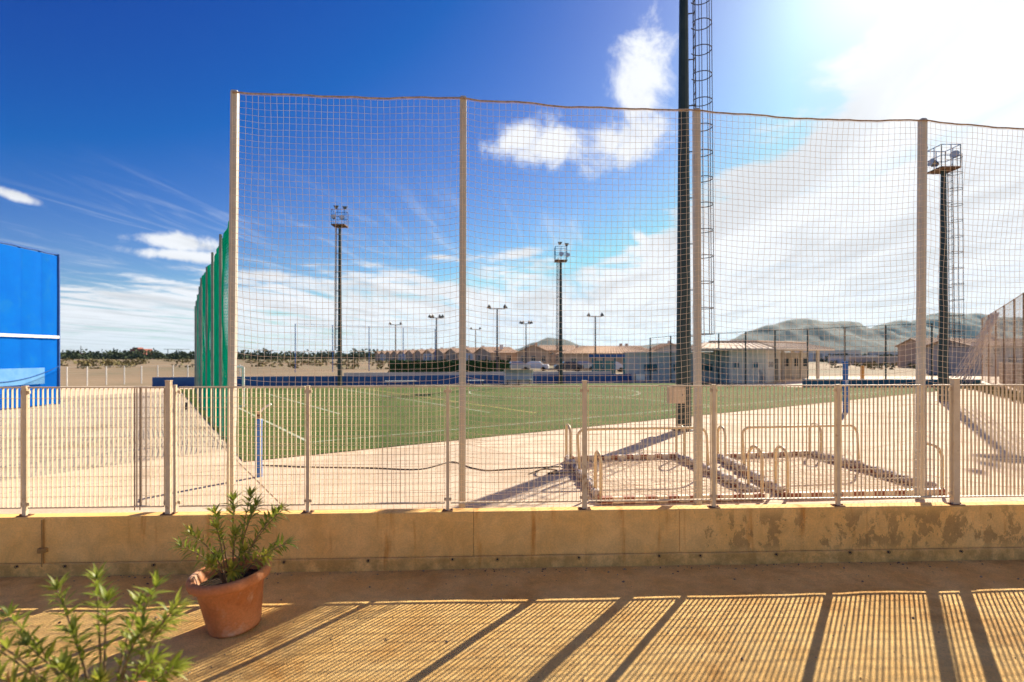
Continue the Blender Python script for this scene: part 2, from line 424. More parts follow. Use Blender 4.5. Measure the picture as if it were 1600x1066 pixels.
def clip_poly(pts, n, d):
    """keep the side where n.p >= d"""
    outp = []
    for i in range(len(pts)):
        a, b = pts[i], pts[(i + 1) % len(pts)]
        da, db = a.dot(n) - d, b.dot(n) - d
        if da >= 0: outp.append(a)
        if (da > 0) != (db > 0) and abs(da - db) > 1e-9: outp.append(a + (b - a) * (da / (da - db)))
    return outp
wn = Vector((-WM, 1, 0)); wd = 5.906 + 0.17
g = 0.010
for iu in range(-8, 13):
    for iv, (v0, v1) in enumerate([(-30, -24), (-24, -18), (-18, -12), (-12, -6.0), (-6.0, -0.62), (-0.62, 5.0), (5.0, 11.0), (11.0, 17.0), (17, 23)]):
        u0, u1 = iu * 4.5, iu * 4.5 + 4.5
        if iv >= 6 and iu >= 0: continue
        c = uv((u0 + u1) / 2, (v0 + v1) / 2)
        if c.y > 33 or c.x < -27 or c.x > 40: continue
        pts = [uv(u0 + g, v0 + g), uv(u1 - g, v0 + g), uv(u1 - g, v1 - g), uv(u0 + g, v1 - g)]
        pts = clip_poly(pts, wn, wd)
        if len(pts) < 3: continue
        z = AP + random.uniform(-0.002, 0.002)
        k = len(pts)
        mb = MB().add([(p.x, p.y, z) for p in pts] + [(p.x, p.y, AP - 0.03) for p in pts],
                      [tuple(range(k))] + [(i, i + k, (i + 1) % k + k, (i + 1) % k) for i in range(k)])
        mb.part('slab', 'apron', apron)

# artificial turf with its lines
turf = [(-4.9, 9.93), (27.8, 32.85), (17.8, 33.2), (13.5, 38.0), (8.5, 38.4), (-10.9, 34.0), (-19.2, 31.4)]
structure('turf_pitch', MB().poly([(x, y, AP + 0.012) for x, y in turf]), 'turf')
L0 = Vector((-4.5, 12.1, 0))
def line(pts, w, m, name='pitch_line'):
    mb = MB()
    for a, b in zip(pts, pts[1:]):
        a, b = L0 + U * a[0] + V * a[1], L0 + U * b[0] + V * b[1]
        s_ = (b - a).normalized().cross(Vector((0, 0, 1))) * w / 2
        mb.poly([(p.x, p.y, AP + 0.017) for p in (a - s_, b - s_, b + s_, a + s_)][::-1])
    structure(name, mb, m)
line([(0, 0), (0, 25.5)], 0.09, 'line_paint')
line([(0.06, 0.0), (30.5, 0.0)], 0.07, 'line_paint')
line([(2.4, 5.5), (2.4, 17.5)], 0.09, 'line_paint')
line([(6.7, 3.0), (6.7, 20.0)], 0.09, 'line_paint')
line([(7.9, 2.0), (7.9, 19.0)], 0.07, 'paint_yellow')
line([(15.2, 0.1), (15.2, 19.5)], 0.09, 'line_paint')
line([(8.2, 10.2)] + [(15.2 + 4.5 * math.cos(t * math.pi / 18), 10.0 + 4.5 * math.sin(t * math.pi / 18)) for t in range(18, 55)], 0.09, 'line_paint')

# sand court behind the teal wall
structure('sand_court', MB().poly([(18.5, 36.5, AP + 0.004), (36, 36.0, AP + 0.004), (40, 49, AP + 0.004), (24, 49, AP + 0.004)]), 'sand')

# hills
def hill(name, pts, d, depth, jag):
    """ridge profile given as (x across at distance d, height), swept towards and away from the viewer"""
    mb = MB(); rows = 26; cols = 170
    x0, x1 = pts[0][0], pts[-1][0]
    def H(x):
        for (a, ha), (b, hb) in zip(pts, pts[1:]):
            if a <= x <= b:
                t = (x - a) / (b - a); t = t * t * (3 - 2 * t) * 0.6 + t * 0.4
                return ha + (hb - ha) * t
        return 0
    for j in range(rows + 1):
        s_ = j / rows * 2 - 1
        for i in range(cols + 1):
            x = x0 + (x1 - x0) * i / cols
            p = max(0.0, 1 - abs(s_) ** 1.3)
            h = H(x) * p
            h *= 1 + jag * 2.2 * mn.fractal(Vector((x * 0.008, s_ * 3.5, d * 0.01)), 0.8, 2.0, 6) * (0.22 + 0.78 * min(1, abs(s_) * 3))
            mb.v.append((x, d + s_ * depth, max(h, 0) - 1.0))
    for j in range(rows):
        for i in range(cols):
            a = j * (cols + 1) + i
            mb.f.append((a, a + 1, a + cols + 2, a + cols + 1))
    tag(mb.part(name, 'hill_green', smooth=True), kind='structure')
def prof(d, pts): return [((x - 800) / 850 * d, 2.3 + (556 - y) / 850 * d) for x, y in pts]
hill('hill', prof(1800, [(770, 557), (808, 545), (835, 534), (856, 527), (880, 530), (905, 539), (950, 546), (1000, 556)]), 1800, 420, 0.10)
hill('hill', prof(2300, [(960, 557), (1000, 540), (1030, 536), (1085, 538), (1120, 541), (1160, 525), (1200, 508), (1248, 497), (1290, 503), (1315, 502), (1350, 515), (1400, 540), (1450, 557)]), 2300, 520, 0.10)
hill('hill', prof(3000, [(1280, 557), (1345, 523), (1372, 510), (1400, 501), (1425, 509), (1450, 496), (1472, 487), (1500, 492), (1540, 495), (1600, 499), (1680, 520), (1780, 557)]), 3000, 600, 0.10)

# ------------------------------------------------------------------ retaining wall
WH = 0.61
wall = thing('retaining_wall', 'low ochre rendered retaining wall with peeling paint and rust runs', 'wall', (0, 5.906, 0), WA)
jx = [-8.5, -4.90, -0.416, 1.847, 3.974, 9.0]
def bevel_box(x0, x1, y0, y1, z0, z1, b=0.012):
    me = MB()
    prof_ = [(y0, z0), (y0, z1 - b), (y0 + b, z1), (y1 - b, z1), (y1, z1 - b), (y1, z0)]
    n = len(prof_)
    me.add([(x0, y, z) for y, z in prof_] + [(x1, y, z) for y, z in prof_],
           [tuple(range(n))[::-1], tuple(range(n, 2 * n))] + [(i, i + n, (i + 1) % n + n, (i + 1) % n)[::-1] for i in range(n)])
    return me
for a, b in zip(jx, jx[1:]):
    seg = []
    nseg = max(2, int((b - a) / 0.25))
    bevel_box(a + 0.002, b - 0.002, 0, 0.16, 0.135, WH).part('wall_panel', 'wall_render', wall)
bevel_box(-8.5, 9.0, -0.022, 0.16, -0.02, 0.132, 0.008).part('footing', 'wall_render', wall)
MB().box((0.25, 0.10, 0.36), (17.4, 0.07, 0.46)).part('wall_core', 'joint', wall)
hole = MB().lathe([(0.0, 0.0), (0.012, 0.0), (0.012, -0.004), (0.018, -0.006), (0.020, 0.0), (0.020, 0.004)], 12)
hole_me = hole.mesh('weep_hole', 'cable')
def wall_x(p):
    u = (p - 800) / 850; d = 5.906 / (1 - WM * u); return u * d * 1.001
for p in (29, 104, 242, 445, 576, 707, 777, 904, 1029, 1093, 1211, 1326, 1386, 1499):
    obj('weep_hole', hole_me, wall, (wall_x(p), -0.024, 0.105 + random.uniform(-0.006, 0.006)), (R(90), 0, 0))
cx = wall_x(68)
MB().tube([(cx, -0.012, 0.10), (cx, -0.012, 0.59)], 0.013, 8).part('conduit', 'ochre_pipe', wall)
MB().lathe([(0.0, 0.045), (0.040, 0.045), (0.048, 0.038), (0.048, 0.0)], 16).part('junction_box', 'ochre_pipe', wall).location = (cx, -0.005, 0.25)
wall.children[-1].rotation_euler = (R(90), 0, 0)

# ------------------------------------------------------------------ bar fence on the wall
FT = 1.965
fence = thing('bar_fence', 'beige metal bar fence standing along the top of the ochre wall', 'fence', (0, 5.906, WH), WA)
posts = [(-6.62, .045, 1.36), (-5.140, .048, 1.365), (-3.665, .062, 1.42), (-2.202, .040, 1.36), (-0.699, .040, 1.36), (0.805, .062, 1.41), (2.256, .046, 1.36), (3.682, .048, 1.36), (5.05, .085, 1.425), (6.50, .048, 1.36), (7.9, .05, 1.36)]
FY = 0.065
for x, w, h in posts:
    w *= 0.82
    mb = MB().box((x, FY, h / 2), (w, w * 0.9, h))
    mb.box((x, FY, h + 0.004), (w + 0.008, w * 0.9 + 0.008, 0.008))
    po = mb.part('post', 'fence_metal', fence)
    pl = MB().box((x, FY, 0.004), (w + 0.08, w + 0.05, 0.008))
    for sx in (-1, 1): pl.box((x + sx * (w / 2 + 0.025), FY, 0.014), (0.018, 0.018, 0.012))
    pl.part('base_plate', 'rust', po)
MB().box((-3.598, FY, 0.70), (0.026, 0.03, 1.36)).part('post', 'fence_metal', fence)
B0, B1 = 0.095, 1.345
bar_me = MB().box((0, 0, (B0 + B1) / 2), (0.0036, 0.023, B1 - B0)).mesh('bar', 'fence_metal')
for k in range(len(posts) - 1):
    x0 = posts[k][0] + posts[k][1] / 2 + 0.012; x1 = posts[k + 1][0] - posts[k + 1][1] / 2 - 0.012
    if abs(posts[k][0] + 3.665) < .01: x0 += 0.07
    mb = MB()
    mb.box(((x0 + x1) / 2, FY, B1 + 0.010), (x1 - x0, 0.030, 0.014))
    mb.box(((x0 + x1) / 2, FY, B0 - 0.010), (x1 - x0, 0.030, 0.014))
    for r in range(1, 12):
        z = B0 + (B1 - B0) * r / 12
        mb.bar((x0, FY + 0.0, z), (x1, FY + 0.0, z), 0.0036)
    for xx in (x0 - 0.006, x1 + 0.006):
        for z in (B0 + 0.03, B1 - 0.04): mb.box((xx, FY + 0.005, z), (0.03, 0.022, 0.03))
    pan = mb.part('panel', 'fence_metal', fence)
    n = int(round((x1 - x0) / 0.0475))
    for i in range(n + 1):
        obj('bar', bar_me, pan, (x0 + (x1 - x0) * i / n, FY, 0))
    if k == 1:
        for xx in (-4.02, -3.965):
            MB().box((xx, FY + 0.002, 0.70), (0.006, 0.010, 1.31)).part('stile', 'rust', pan)

# ------------------------------------------------------------------ ball-stop net behind the fence
NP = [(-6.2, 6.6), (-3.41, 6.60), (-0.62, 6.75), (2.42, 7.08), (5.53, 7.38), (8.65, 7.70)]
NT_ = 5.50
bs = thing('ball_stop_net', 'tall ball-stop net of pale twine on beige posts behind the bar fence', 'net', (0, 6.75, AP))
lean = {1: (0.05, 0), 2: (0.015, 0), 3: (-0.02, 0), 4: (0.04, 0), 5: (0.03, 0)}
NPL = {}
for k in range(1, 6):
    x, y = NP[k][0], NP[k][1] - 6.75
    lx = lean[k][0]; h = NT_ - AP + 0.02
    w = 0.043
    a = R(6)
    mb = MB(); n = 12
    ring_ = []
    for t in range(16):
        th = 2 * math.pi * t / 16
        rr = w / max(abs(math.cos(th)), abs(math.sin(th))) ; rr = min(rr, w * 1.28)
        ring_.append((rr * math.cos(th + a), rr * math.sin(th + a)))
    lv = [(0.0, 1.0), (h - 0.03, 1.0), (h - 0.008, 0.8), (h, 0.35)]
    vs_ = [(x + lx * z / h + px_ * s_, y + py_ * s_, z) for z, s_ in lv for px_, py_ in ring_]
    fs_ = [(i * 16 + j, i * 16 + (j + 1) % 16, (i + 1) * 16 + (j + 1) % 16, (i + 1) * 16 + j) for i in range(3) for j in range(16)] + [tuple(range(48, 64))]
    mb.add(vs_, fs_)
    mb.part('post', 'post_metal', bs)
    NPL[k] = (x, y, lx, h)
def net_bay(k):
    x0, y0, l0, h0 = NPL[k]; x1, y1, l1, h1 = NPL[k + 1]
    nx_ = int(round(math.hypot(x1 - x0, y1 - y0) / 0.076)); nz_ = 67
    ztop, zbot = h0 - 0.07, 0.03
    def P(i, j):
        t = i / nx_; s_ = j / nz_
        z = zbot + (ztop - zbot) * s_
        e = 4 * t * (1 - t)
        sag = (0.09 * (1 - (1 - e) ** 3)) * (0.25 + 0.75 * math.sin(math.pi * min(1, s_ * 1.02)) ** 0.6) * (1 if s_ < 0.999 else 0)
        ropesag = (0.012 + 0.012 * k) * e
        jx_ = 0.006 * mn.noise(Vector((i * 0.6, j * 0.25, k * 7.0))) + 0.018 * mn.noise(Vector((i * 0.13, j * 0.09, k * 3.0)))
        jz_ = (0 if j == nz_ else 0.007) * mn.noise(Vector((i * 0.25, j * 0.6, k * 5.0 + 2)))
        yb = 0.10 * e * math.sin(math.pi * s_) + 0.04 * mn.noise(Vector((i * 0.15, j * 0.12, 9.0 + k)))
        lx = (l0 + (l1 - l0) * t) * z / h0
        if i in (0, nx_): jx_ = yb = 0
        return Vector((x0 + (x1 - x0) * t + lx + jx_, y0 + (y1 - y0) * t - 0.055 + yb, max(0.02, z - sag * (0.4 + 0.6 * (1 - s_)) - ropesag * s_ + jz_)))
    G = [[P(i, j) for j in range(nz_ + 1)] for i in range(nx_ + 1)]
    mb = MB()
    for i in range(nx_ + 1): mb.tube(G[i], 0.0021, 3, False)
    for j in range(nz_ + 1): mb.tube([G[i][j] for i in range(nx_ + 1)], 0.0021, 3, False)
    mb.part('net', 'net_twine', bs)
    rp = [G[i][nz_] + Vector((0, 0, 0.022)) for i in range(nx_ + 1)]
    rope = [p + Vector((0, 0, 0.002 * math.sin(q * 1.7))) for q, p in enumerate(rp)]
    MB().tube(rope, 0.012, 6).part('top_rope', 'rope', bs)
for k in range(1, 5): net_bay(k)

# ------------------------------------------------------------------ green side net
gp = [(-6.75, 12.6), (-8.15, 14.8), (-9.65, 17.2), (-11.2, 19.6), (-12.7, 22.1), (-14.45, 25.0), (-16.2, 27.9), (-18.0, 30.9)]
gn = thing('green_side_net', 'long green ball-stop net on grey posts along the left edge of the pitch', 'net', (gp[0][0], gp[0][1], AP))
o0 = Vector((gp[0][0], gp[0][1], 0))
for x, y in gp:
    MB().tube([(x - o0.x, y - o0.y, 0), (x - o0.x, y - o0.y, 4.75)], 0.033, 10).part('post', 'net_post', gn)
full = [(-5.92, 11.3)] + gp
cum = [0]
for a, b in zip(full, full[1:]): cum.append(cum[-1] + math.hypot(b[0] - a[0], b[1] - a[1]))
def along(s_):
    for i in range(len(full) - 1):
        if s_ <= cum[i + 1] + 1e-6:
            t = (s_ - cum[i]) / (cum[i + 1] - cum[i])
            return full[i][0] + (full[i + 1][0] - full[i][0]) * t, full[i][1] + (full[i + 1][1] - full[i][1]) * t, t
    return full[-1][0], full[-1][1], 1
def green_pt(s_, z):
    x, y, t = along(s_)
    e = math.sin(math.pi * t)
    hz = 4.72
    top = hz - 0.03 * e
    zz_ = z * top
    off = 0.05 + 0.14 * e * (1 - z) + 0.12 * mn.noise(Vector((s_ * 1.1, z * 1.5, 4.0)))
    return Vector((x + 0.82 * off - o0.x, y + 0.57 * off - o0.y, max(0.01, zz_)))
mb = MB(); S = cum[-1]
ns = int(S / 0.055)
for i in range(ns + 1):
    mb.tube([green_pt(S * i / ns, j / 14) for j in range(15)], 0.0062, 3, False)
for j in range(73):
    mb.tube([green_pt(S * i / 90, j / 72) for i in range(91)], 0.0055, 3, False)
mb.part('net', 'green_net', gn)
MB().tube([green_pt(S * i / 90, 1.0) + Vector((0, 0, .01)) for i in range(91)], 0.012, 4).part('top_rope', 'green_net', gn)
MB().tube([green_pt(S * i / 90, 0.0) + Vector((0, 0, .01)) for i in range(91)], 0.012, 4).part('bottom_rope', 'green_net', gn)

# ------------------------------------------------------------------ blue screen on the left
bsx = thing('blue_screen', 'tall bright blue sheeted screen with a white band at the left', 'screen', (-18.15, 21.7, AP))
H = 5.97; y0 = -11.5
edges = [0.0, -0.75, -1.62, -2.6, -3.6, -4.6, -5.6, -6.6, -7.6, -8.6, -9.6, -10.6, -11.5]
for a, b in zip(edges, edges[1:]):
    mb = MB(); nn = 8
    for i in range(nn + 1):
        for j in range(9):
            y = a + (b - a) * i / nn; z = 0.04 + (H - 0.1) * j / 8
            bul = 0.012 * math.sin(math.pi * i / nn) + 0.012 * mn.noise(Vector((y * 2, z * 0.8, 2)))
            mb.v.append((0.02 + bul, y, z))
    for i in range(nn):
        for j in range(8):
            q = i * 9 + j
            mb.f.append((q, q + 9, q + 10, q + 1))
    mb.part('sheet', 'blue_sheet', bsx, smooth=True)
mb = MB()
for y in edges[::1]: mb.tube([(-0.05, y, 0), (-0.05, y, H)], 0.045, 8)
mb.part('frame_posts', 'blue_frame', bsx)
MB().tube([(0.0, 0.05, 0), (0.0, 0.05, H + 0.02)], 0.07, 10).part('corner_post', 'blue_frame', bsx)
top = [(0.0, 0.05 + (y0 - 0.05) * i / 40, H + 0.02 - 0.03 * math.sin(i * 0.9) ** 2) for i in range(41)]
MB().tube(top, 0.035, 6).part('top_rope', 'blue_frame', bsx)
MB().box((0.085, y0 / 2, 2.68), (0.03, -y0, 0.11)).part('white_band', 'paint_white', bsx)
MB().box((0.10, -1.75, 0.72 + 0.45), (0.02, 2.1, 0.62)).part('grey_patch', 'grey_sheet', bsx)
MB().box((0.105, -3.9, 0.62 + 0.25), (0.02, 2.1, 0.7)).part('grey_patch', 'grey_sheet', bsx)
MB().tube([(0.12, -2.6 + 0.13 * i, 1.0 + 0.55 * (i / 20) ** 2) for i in range(21)], 0.018, 5).part('loose_rope', 'blue_frame', bsx)

# ------------------------------------------------------------------ low walls round the pitch
def low_wall(name, label, pts, h, w, m, cap, step=2.5):
    o = thing(name, label, 'wall', (pts[0][0], pts[0][1], AP))
    P = [Vector((x - pts[0][0], y - pts[0][1], 0)) for x, y in pts]
    for a, b in zip(P, P[1:]):
        L = (b - a).length; n = max(1, int(L / step)); d = (b - a) / n
        for i in range(n):
            p, q = a + d * i, a + d * (i + 1)
            e = d.normalized() * 0.008
            MB().bar(p + e + Vector((0, 0, h / 2)), q - e + Vector((0, 0, h / 2)), w, h).part('wall_panel', m, o)
        if cap:
            MB().bar(a + Vector((0, 0, h + 0.02)), b + Vector((0, 0, h + 0.02)), w + 0.04, 0.035).part('coping', cap, o)
    return o
low_wall('low_wall', 'dark blue low wall along the far side of the pitch', [(-22.0, 33.3), (8.7, 39.6)], 0.62, 0.14, 'blue_wall', None)
low_wall('low_wall', 'teal blue low wall at the right end of the pitch', [(17.9, 33.5), (28.6, 33.2)], 0.50, 0.14, 'teal_wall', None)
low_wall('low_wall', 'bare grey block wall just behind the dark blue pitch wall', [(-11.5, 37.2), (7.5, 41.0)], 0.78, 0.16, 'stone_wall', None, 4)

# ------------------------------------------------------------------ lighting masts
hoop_me = {}
def hoop_mesh(r, t):
    k = (round(r, 3), t)
    if k not in hoop_me:
        pts = [(r * math.cos(a), r * math.sin(a), 0) for a in [R(-150 + 300 * i / 18) for i in range(19)]]
        hoop_me[k] = MB().tube(pts, t, 4).mesh('hoop', 'steel_dark')
    return hoop_me[k]
def floodlight(parent, p, rz, tilt, s_=1.0):
    M = Matrix.Rotation(rz, 3, 'Z') @ Matrix.Rotation(tilt, 3, 'X')
    mb = MB()
    prof_ = [(0.0, -0.16), (0.09, -0.16), (0.13, -0.10), (0.24, 0.12), (0.25, 0.15)]
    t = MB().lathe(prof_, 12)
    mb.add([M @ (Vector(v) * s_) + Vector(p) for v in t.v], t.f)
    l_ = mb.part('floodlight', 'lamp_body', parent)
    t = MB().lathe([(0.0, 0.14), (0.235, 0.14)], 12)
    MB().add([M @ (Vector(v) * s_) + Vector(p) for v in t.v], t.f).part('lens', 'lamp_glass', l_)
def mast(label, loc, h, rb, rt, ladder_rz, lights, cage_from=2.5, box=False, lt=0.010):
    o = thing('lighting_mast', label, 'mast', (loc[0], loc[1], AP), 0, 'lighting masts around the pitch')
    mb = MB(); n = 12
    mb.lathe([(rb * 1.0, 0.0), (rb, 0.02), (rt, h), (0.0, h)], n)
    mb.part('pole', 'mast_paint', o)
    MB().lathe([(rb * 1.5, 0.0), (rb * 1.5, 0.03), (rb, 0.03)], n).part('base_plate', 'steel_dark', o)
    d = Vector((math.cos(ladder_rz), math.sin(ladder_rz), 0)); sd = Vector((-d.y, d.x, 0))
    def rad(z): return rb + (rt - rb) * z / h
    mb = MB()
    off = lambda z: rad(z) + 0.14
    z0 = 2.3
    for s_ in (-1, 1):
        mb.tube([d * off(z0) + sd * 0.2 * s_ + Vector((0, 0, z0)), d * off(h) + sd * 0.2 * s_ + Vector((0, 0, h + 0.2))], lt * 1.6, 4)
    z = z0 + 0.15
    q = 0
    while z < h:
        mb.tube([d * off(z) - sd * 0.2 + Vector((0, 0, z)), d * off(z) + sd * 0.2 + Vector((0, 0, z))], lt, 4)
        if q % 4 == 0:
            mb.tube([d * (rad(z) - 0.02) + Vector((0, 0, z)), d * off(z) + Vector((0, 0, z))], lt * 1.6, 4)
        z += 0.30; q += 1
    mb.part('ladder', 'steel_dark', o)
    mb = MB(); rc = 0.26
    cz = lambda z: d * (off(z) + 0.17)
    for a in (-95, -48, 0, 48, 95) if cage_from < h else ():
        aa = ladder_rz + R(a)
        v = Vector((math.cos(aa), math.sin(aa), 0)) * rc
        mb.tube([cz(cage_from) + v + Vector((0, 0, cage_from)), cz(h) + v + Vector((0, 0, h + 0.6))], lt, 4)
    cg = mb.part('safety_cage', 'steel_dark', o) if cage_from < h else None
    z = cage_from
    while z < h + 0.6:
        c = cz(min(z, h))
        obj('hoop', hoop_mesh(rc, lt * 1.25), cg, (c.x, c.y, z), (0, 0, ladder_rz))
        z += 0.67
    # platform with railing and lamps
    mb = MB(); w = 0.40
    for s_ in (-1, 1):
        mb.bar((-w, s_ * w, h), (w, s_ * w, h), 0.06); mb.bar((s_ * w, -w, h + .001), (s_ * w, w, h + .001), 0.06)
    mb.box((0, 0, h + 0.02), (2 * w, 2 * w, 0.03))
    mb.part('platform', 'rust', o)
    mb = MB()
    for s_ in (-1, 1):
        for z in (0.50, 0.95):
            mb.bar((-w, s_ * w, h + z), (w, s_ * w, h + z), 0.024); mb.bar((s_ * w, -w, h + z), (s_ * w, w, h + z), 0.024)
        for t in (-1, 0, 1):
            mb.bar((t * w, s_ * w, h), (t * w, s_ * w, h + 0.95), 0.024); mb.bar((s_ * w, t * w, h), (s_ * w, t * w, h + 0.95), 0.024)
    mb.part('railing', 'blue_frame', o)
    for (x, y, z, rz, ti) in lights: floodlight(o, (x * .85, y * .85, h + z * .9), rz, ti, 0.68)
    if box:
        b_ = MB().box((-0.30, -rb - 0.10, 0.94), (0.40, 0.22, 0.42)).part('electrical_box', 'beige_box', o)
        MB().box((-0.30, -rb - 0.213, 0.94), (0.36, 0.006, 0.38)).part('door', 'beige_box', b_)
        MB().box((-0.16, -rb - 0.22, 0.94), (0.02, 0.012, 0.05)).part('latch', 'steel_dark', b_)
    return o
mast('thick dark mast with caged ladder and beige box, nearest the fence', (4.48, 14.2), 12.4, 0.205, 0.105, R(-12), [(-.6, -.3, .4, R(-60), R(70)), (-.6, .3, 1.2, R(-90), R(70))], 2.5, True)
mast('dark mast with caged ladder at the right, lamps pointing left', (18.4, 23.2), 9.85, 0.20, 0.10, R(-15), [(-.75, -.3, .25, R(-90), R(75)), (-.75, .25, 1.15, R(-80), R(70)), (.1, .62, .5, R(-130), R(60)), (.1, -.6, .5, R(-50), R(70))], 2.3)
mast('slim dark mast left of centre behind the far touchline', (-10.95, 34.6), 10.2, 0.15, 0.085, R(188), [(-.25, -.62, .45, R(0), R(60)), (.35, -.62, .4, R(10), R(60)), (-.3, .1, 1.35, R(0), R(15)), (.35, .1, 1.3, R(10), R(15))], 40.0, False, 0.018)
mast('slim dark mast farthest away near the middle of the pitch wall', (3.4, 38.0), 8.55, 0.15, 0.085, R(188), [(0, -.62, .4, R(0), R(60)), (.5, -.5, .35, R(10), R(60)), (-.05, .1, 1.4, R(0), R(12)), (.5, .1, 1.3, R(10), R(12))], 40.0, False, 0.018)

def lamp_pole(label, x, d, ztop, n=2):
    o = thing('floodlight_pole', label, 'floodlight', (x, d, 0), 0, 'thin floodlight poles of the courts behind')
    MB().tube([(0, 0, 0), (0, 0, ztop)], [0.14, 0.09], 8).part('pole', 'steel_dark', o)
    MB().bar((-0.95, 0, ztop), (0.95, 0, ztop), 0.10).part('crossarm', 'steel_dark', o)
    for s_ in ((-1, 1) if n == 2 else (-1, -0.55, 0.55, 1)):
        floodlight(o, (s_ * 0.95, 0, ztop + 0.22), R(90 if s_ > 0 else -90), R(55), 1.25)
lamp_pole('thin twin-lamp pole above the left end of the terrace roofs', -21.4, 100, 8.0)
lamp_pole('thin four-lamp pole just left of the second net post', -11.4, 82, 8.0, 4)
lamp_pole('shortest thin twin-lamp pole just right of the second net post', -7.9, 118, 8.0)
lamp_pole('tallest thin twin-lamp pole above the terrace roofs', -1.8, 66, 8.0)
lamp_pole('thin four-lamp pole in front of the small rounded hill', 2.5, 97, 8.0, 4)
lamp_pole('thin twin-lamp pole above the tiled hall roof', 12.1, 79, 8.0)

# ------------------------------------------------------------------ far tall net fences
def tall_fence(label, pts, tops, m='mast_paint', mesh_r=0.006, step=0.45, twine='steel_dark'):
    o = thing('tall_net_fence', label, 'fence', (pts[0][0], pts[0][1], AP))
    P = [Vector((x - pts[0][0], y - pts[0][1], 0)) for x, y in pts]
    for p, t in zip(P, tops):
        MB().tube([p, p + Vector((0, 0, t - AP))], 0.05, 8).part('post', m, o)
    for i in range(len(P) - 1):
        a, b = P[i], P[i + 1]; ha, hb = tops[i] - AP, tops[i + 1] - AP
        mb = MB(); L = (b - a).length; n = max(2, int(L / step))
        for q in range(n + 1):
            t = q / n; p = a + (b - a) * t
            mb.tube([p, p + Vector((0, 0, ha + (hb - ha) * t))], mesh_r * 0.5, 3, False)
        for q in range(1, int(ha / step) + 1):
            mb.tube([a + Vector((0, 0, ha * q * step / ha)), b + Vector((0, 0, hb * q * step / ha))], mesh_r * 0.5, 3, False)
        mb.part('net', twine, o)
        MB().tube([a + Vector((0, 0, ha - .02)), b + Vector((0, 0, hb - .02))], 0.022, 4).part('top_wire', m, o)
tall_fence('tall thin net fence on blue-grey posts beyond the left of the blue wall', [(-25.1, 63), (-21.6, 65.5), (-18.0, 68.5), (-14.3, 71.5), (-10.6, 75)], [6.0, 6.0, 6.0, 6.0, 6.0], 'blue_frame', 0.006, 0.9)
fr = [(1016, 41, 28), (1048, 40, 31), (1123, 38.3, 35), (1165, 37.0, 38), (1211, 36.2, 40), (1262, 35.4, 42), (1320, 34.6, 45), (1384, 34.3, 48), (1456, 34.0, 51)]
tall_fence('tall green-posted net fence in front of the pavilion on the right', [((x - 800) / 850 * d, d) for x, d, h in fr], [2.3 + h * d / 850 for x, d, h in fr], 'mast_paint', 0.006, 0.5)
ft = [(1650, 20.5), (1620, 23.0), (1600, 25.0), (1585, 27.7), (1569, 31.3), (1556, 34.8), (1545, 38.4), (1535, 42.2)]
tall_fence('ball-stop net on brown posts climbing along the right edge', [((x - 800) / 850 * d, d) for x, d in ft], [5.2] * 8, 'brown_panel', 0.010, 0.22, 'net_twine')
# slack end of that net, gathered into a hanging swag
mb = MB()
xa, ya = (1560 - 800) / 850 * 34.0, 34.0
for k in range(26):
    sft = k / 25
    pts = []
    for i in range(15):
        t = i / 14
        pts.append((-0.2 - 3.6 * t + 1.1 * sft * t, -0.8 * t - 0.3 * math.sin(t * 3 + k), 4.6 * (1 - t) ** (0.95 + 0.25 * sft) + 0.02))
    mb.tube(pts, 0.018, 3, False)
tag(mb.part('hanging_net', 'net_twine', None, loc=(xa, ya, AP)), 'bunched pale net hanging slack in a slope at the right', 'net')

# brown screen panels below it
bp_ = thing('brown_screen_fence', 'brown panelled fence below the right-hand net', 'fence', (23.8, 25.3, AP))
pp = [((x - 800) / 850 * d - 23.3, d - 25.3) for x, d in ft[:7]]
for i in range(len(pp) - 1):
    a, b = Vector((*pp[i], 0)), Vector((*pp[i + 1], 0)); n = 4
    for q in range(n):
        p, r_ = a + (b - a) * (q / n), a + (b - a) * ((q + 1) / n); e = (b - a).normalized() * 0.02
        MB().bar(p + e + Vector((0.25, 0, .78)), r_ - e + Vector((0.25, 0, .78)), 0.03, 1.5).part('panel', 'brown_panel', bp_)

# ------------------------------------------------------------------ white wire fence at the left
lf = thing('wire_fence', 'low white-posted wire fence at the end of the left paving', 'fence', (-28.3, 33.0, AP))
for i in range(-4, 13):
    x, y = 0.483 * i, 1.0 * i
    MB().tube([(x, y, 0), (x, y, 1.25)], 0.035, 8).part('post', 'paint_white', lf)
mb = MB()
for z in [0.1 + 0.12 * k for k in range(10)]:
    mb.tube([(0.483 * -4, -4, z), (0.483 * 12, 12, z)], 0.004, 3, False)
mb.tube([(0.483 * -4, -4, 1.24), (0.483 * 12, 12, 1.24)], 0.014, 4)
mb.part('wires', 'post_metal', lf)

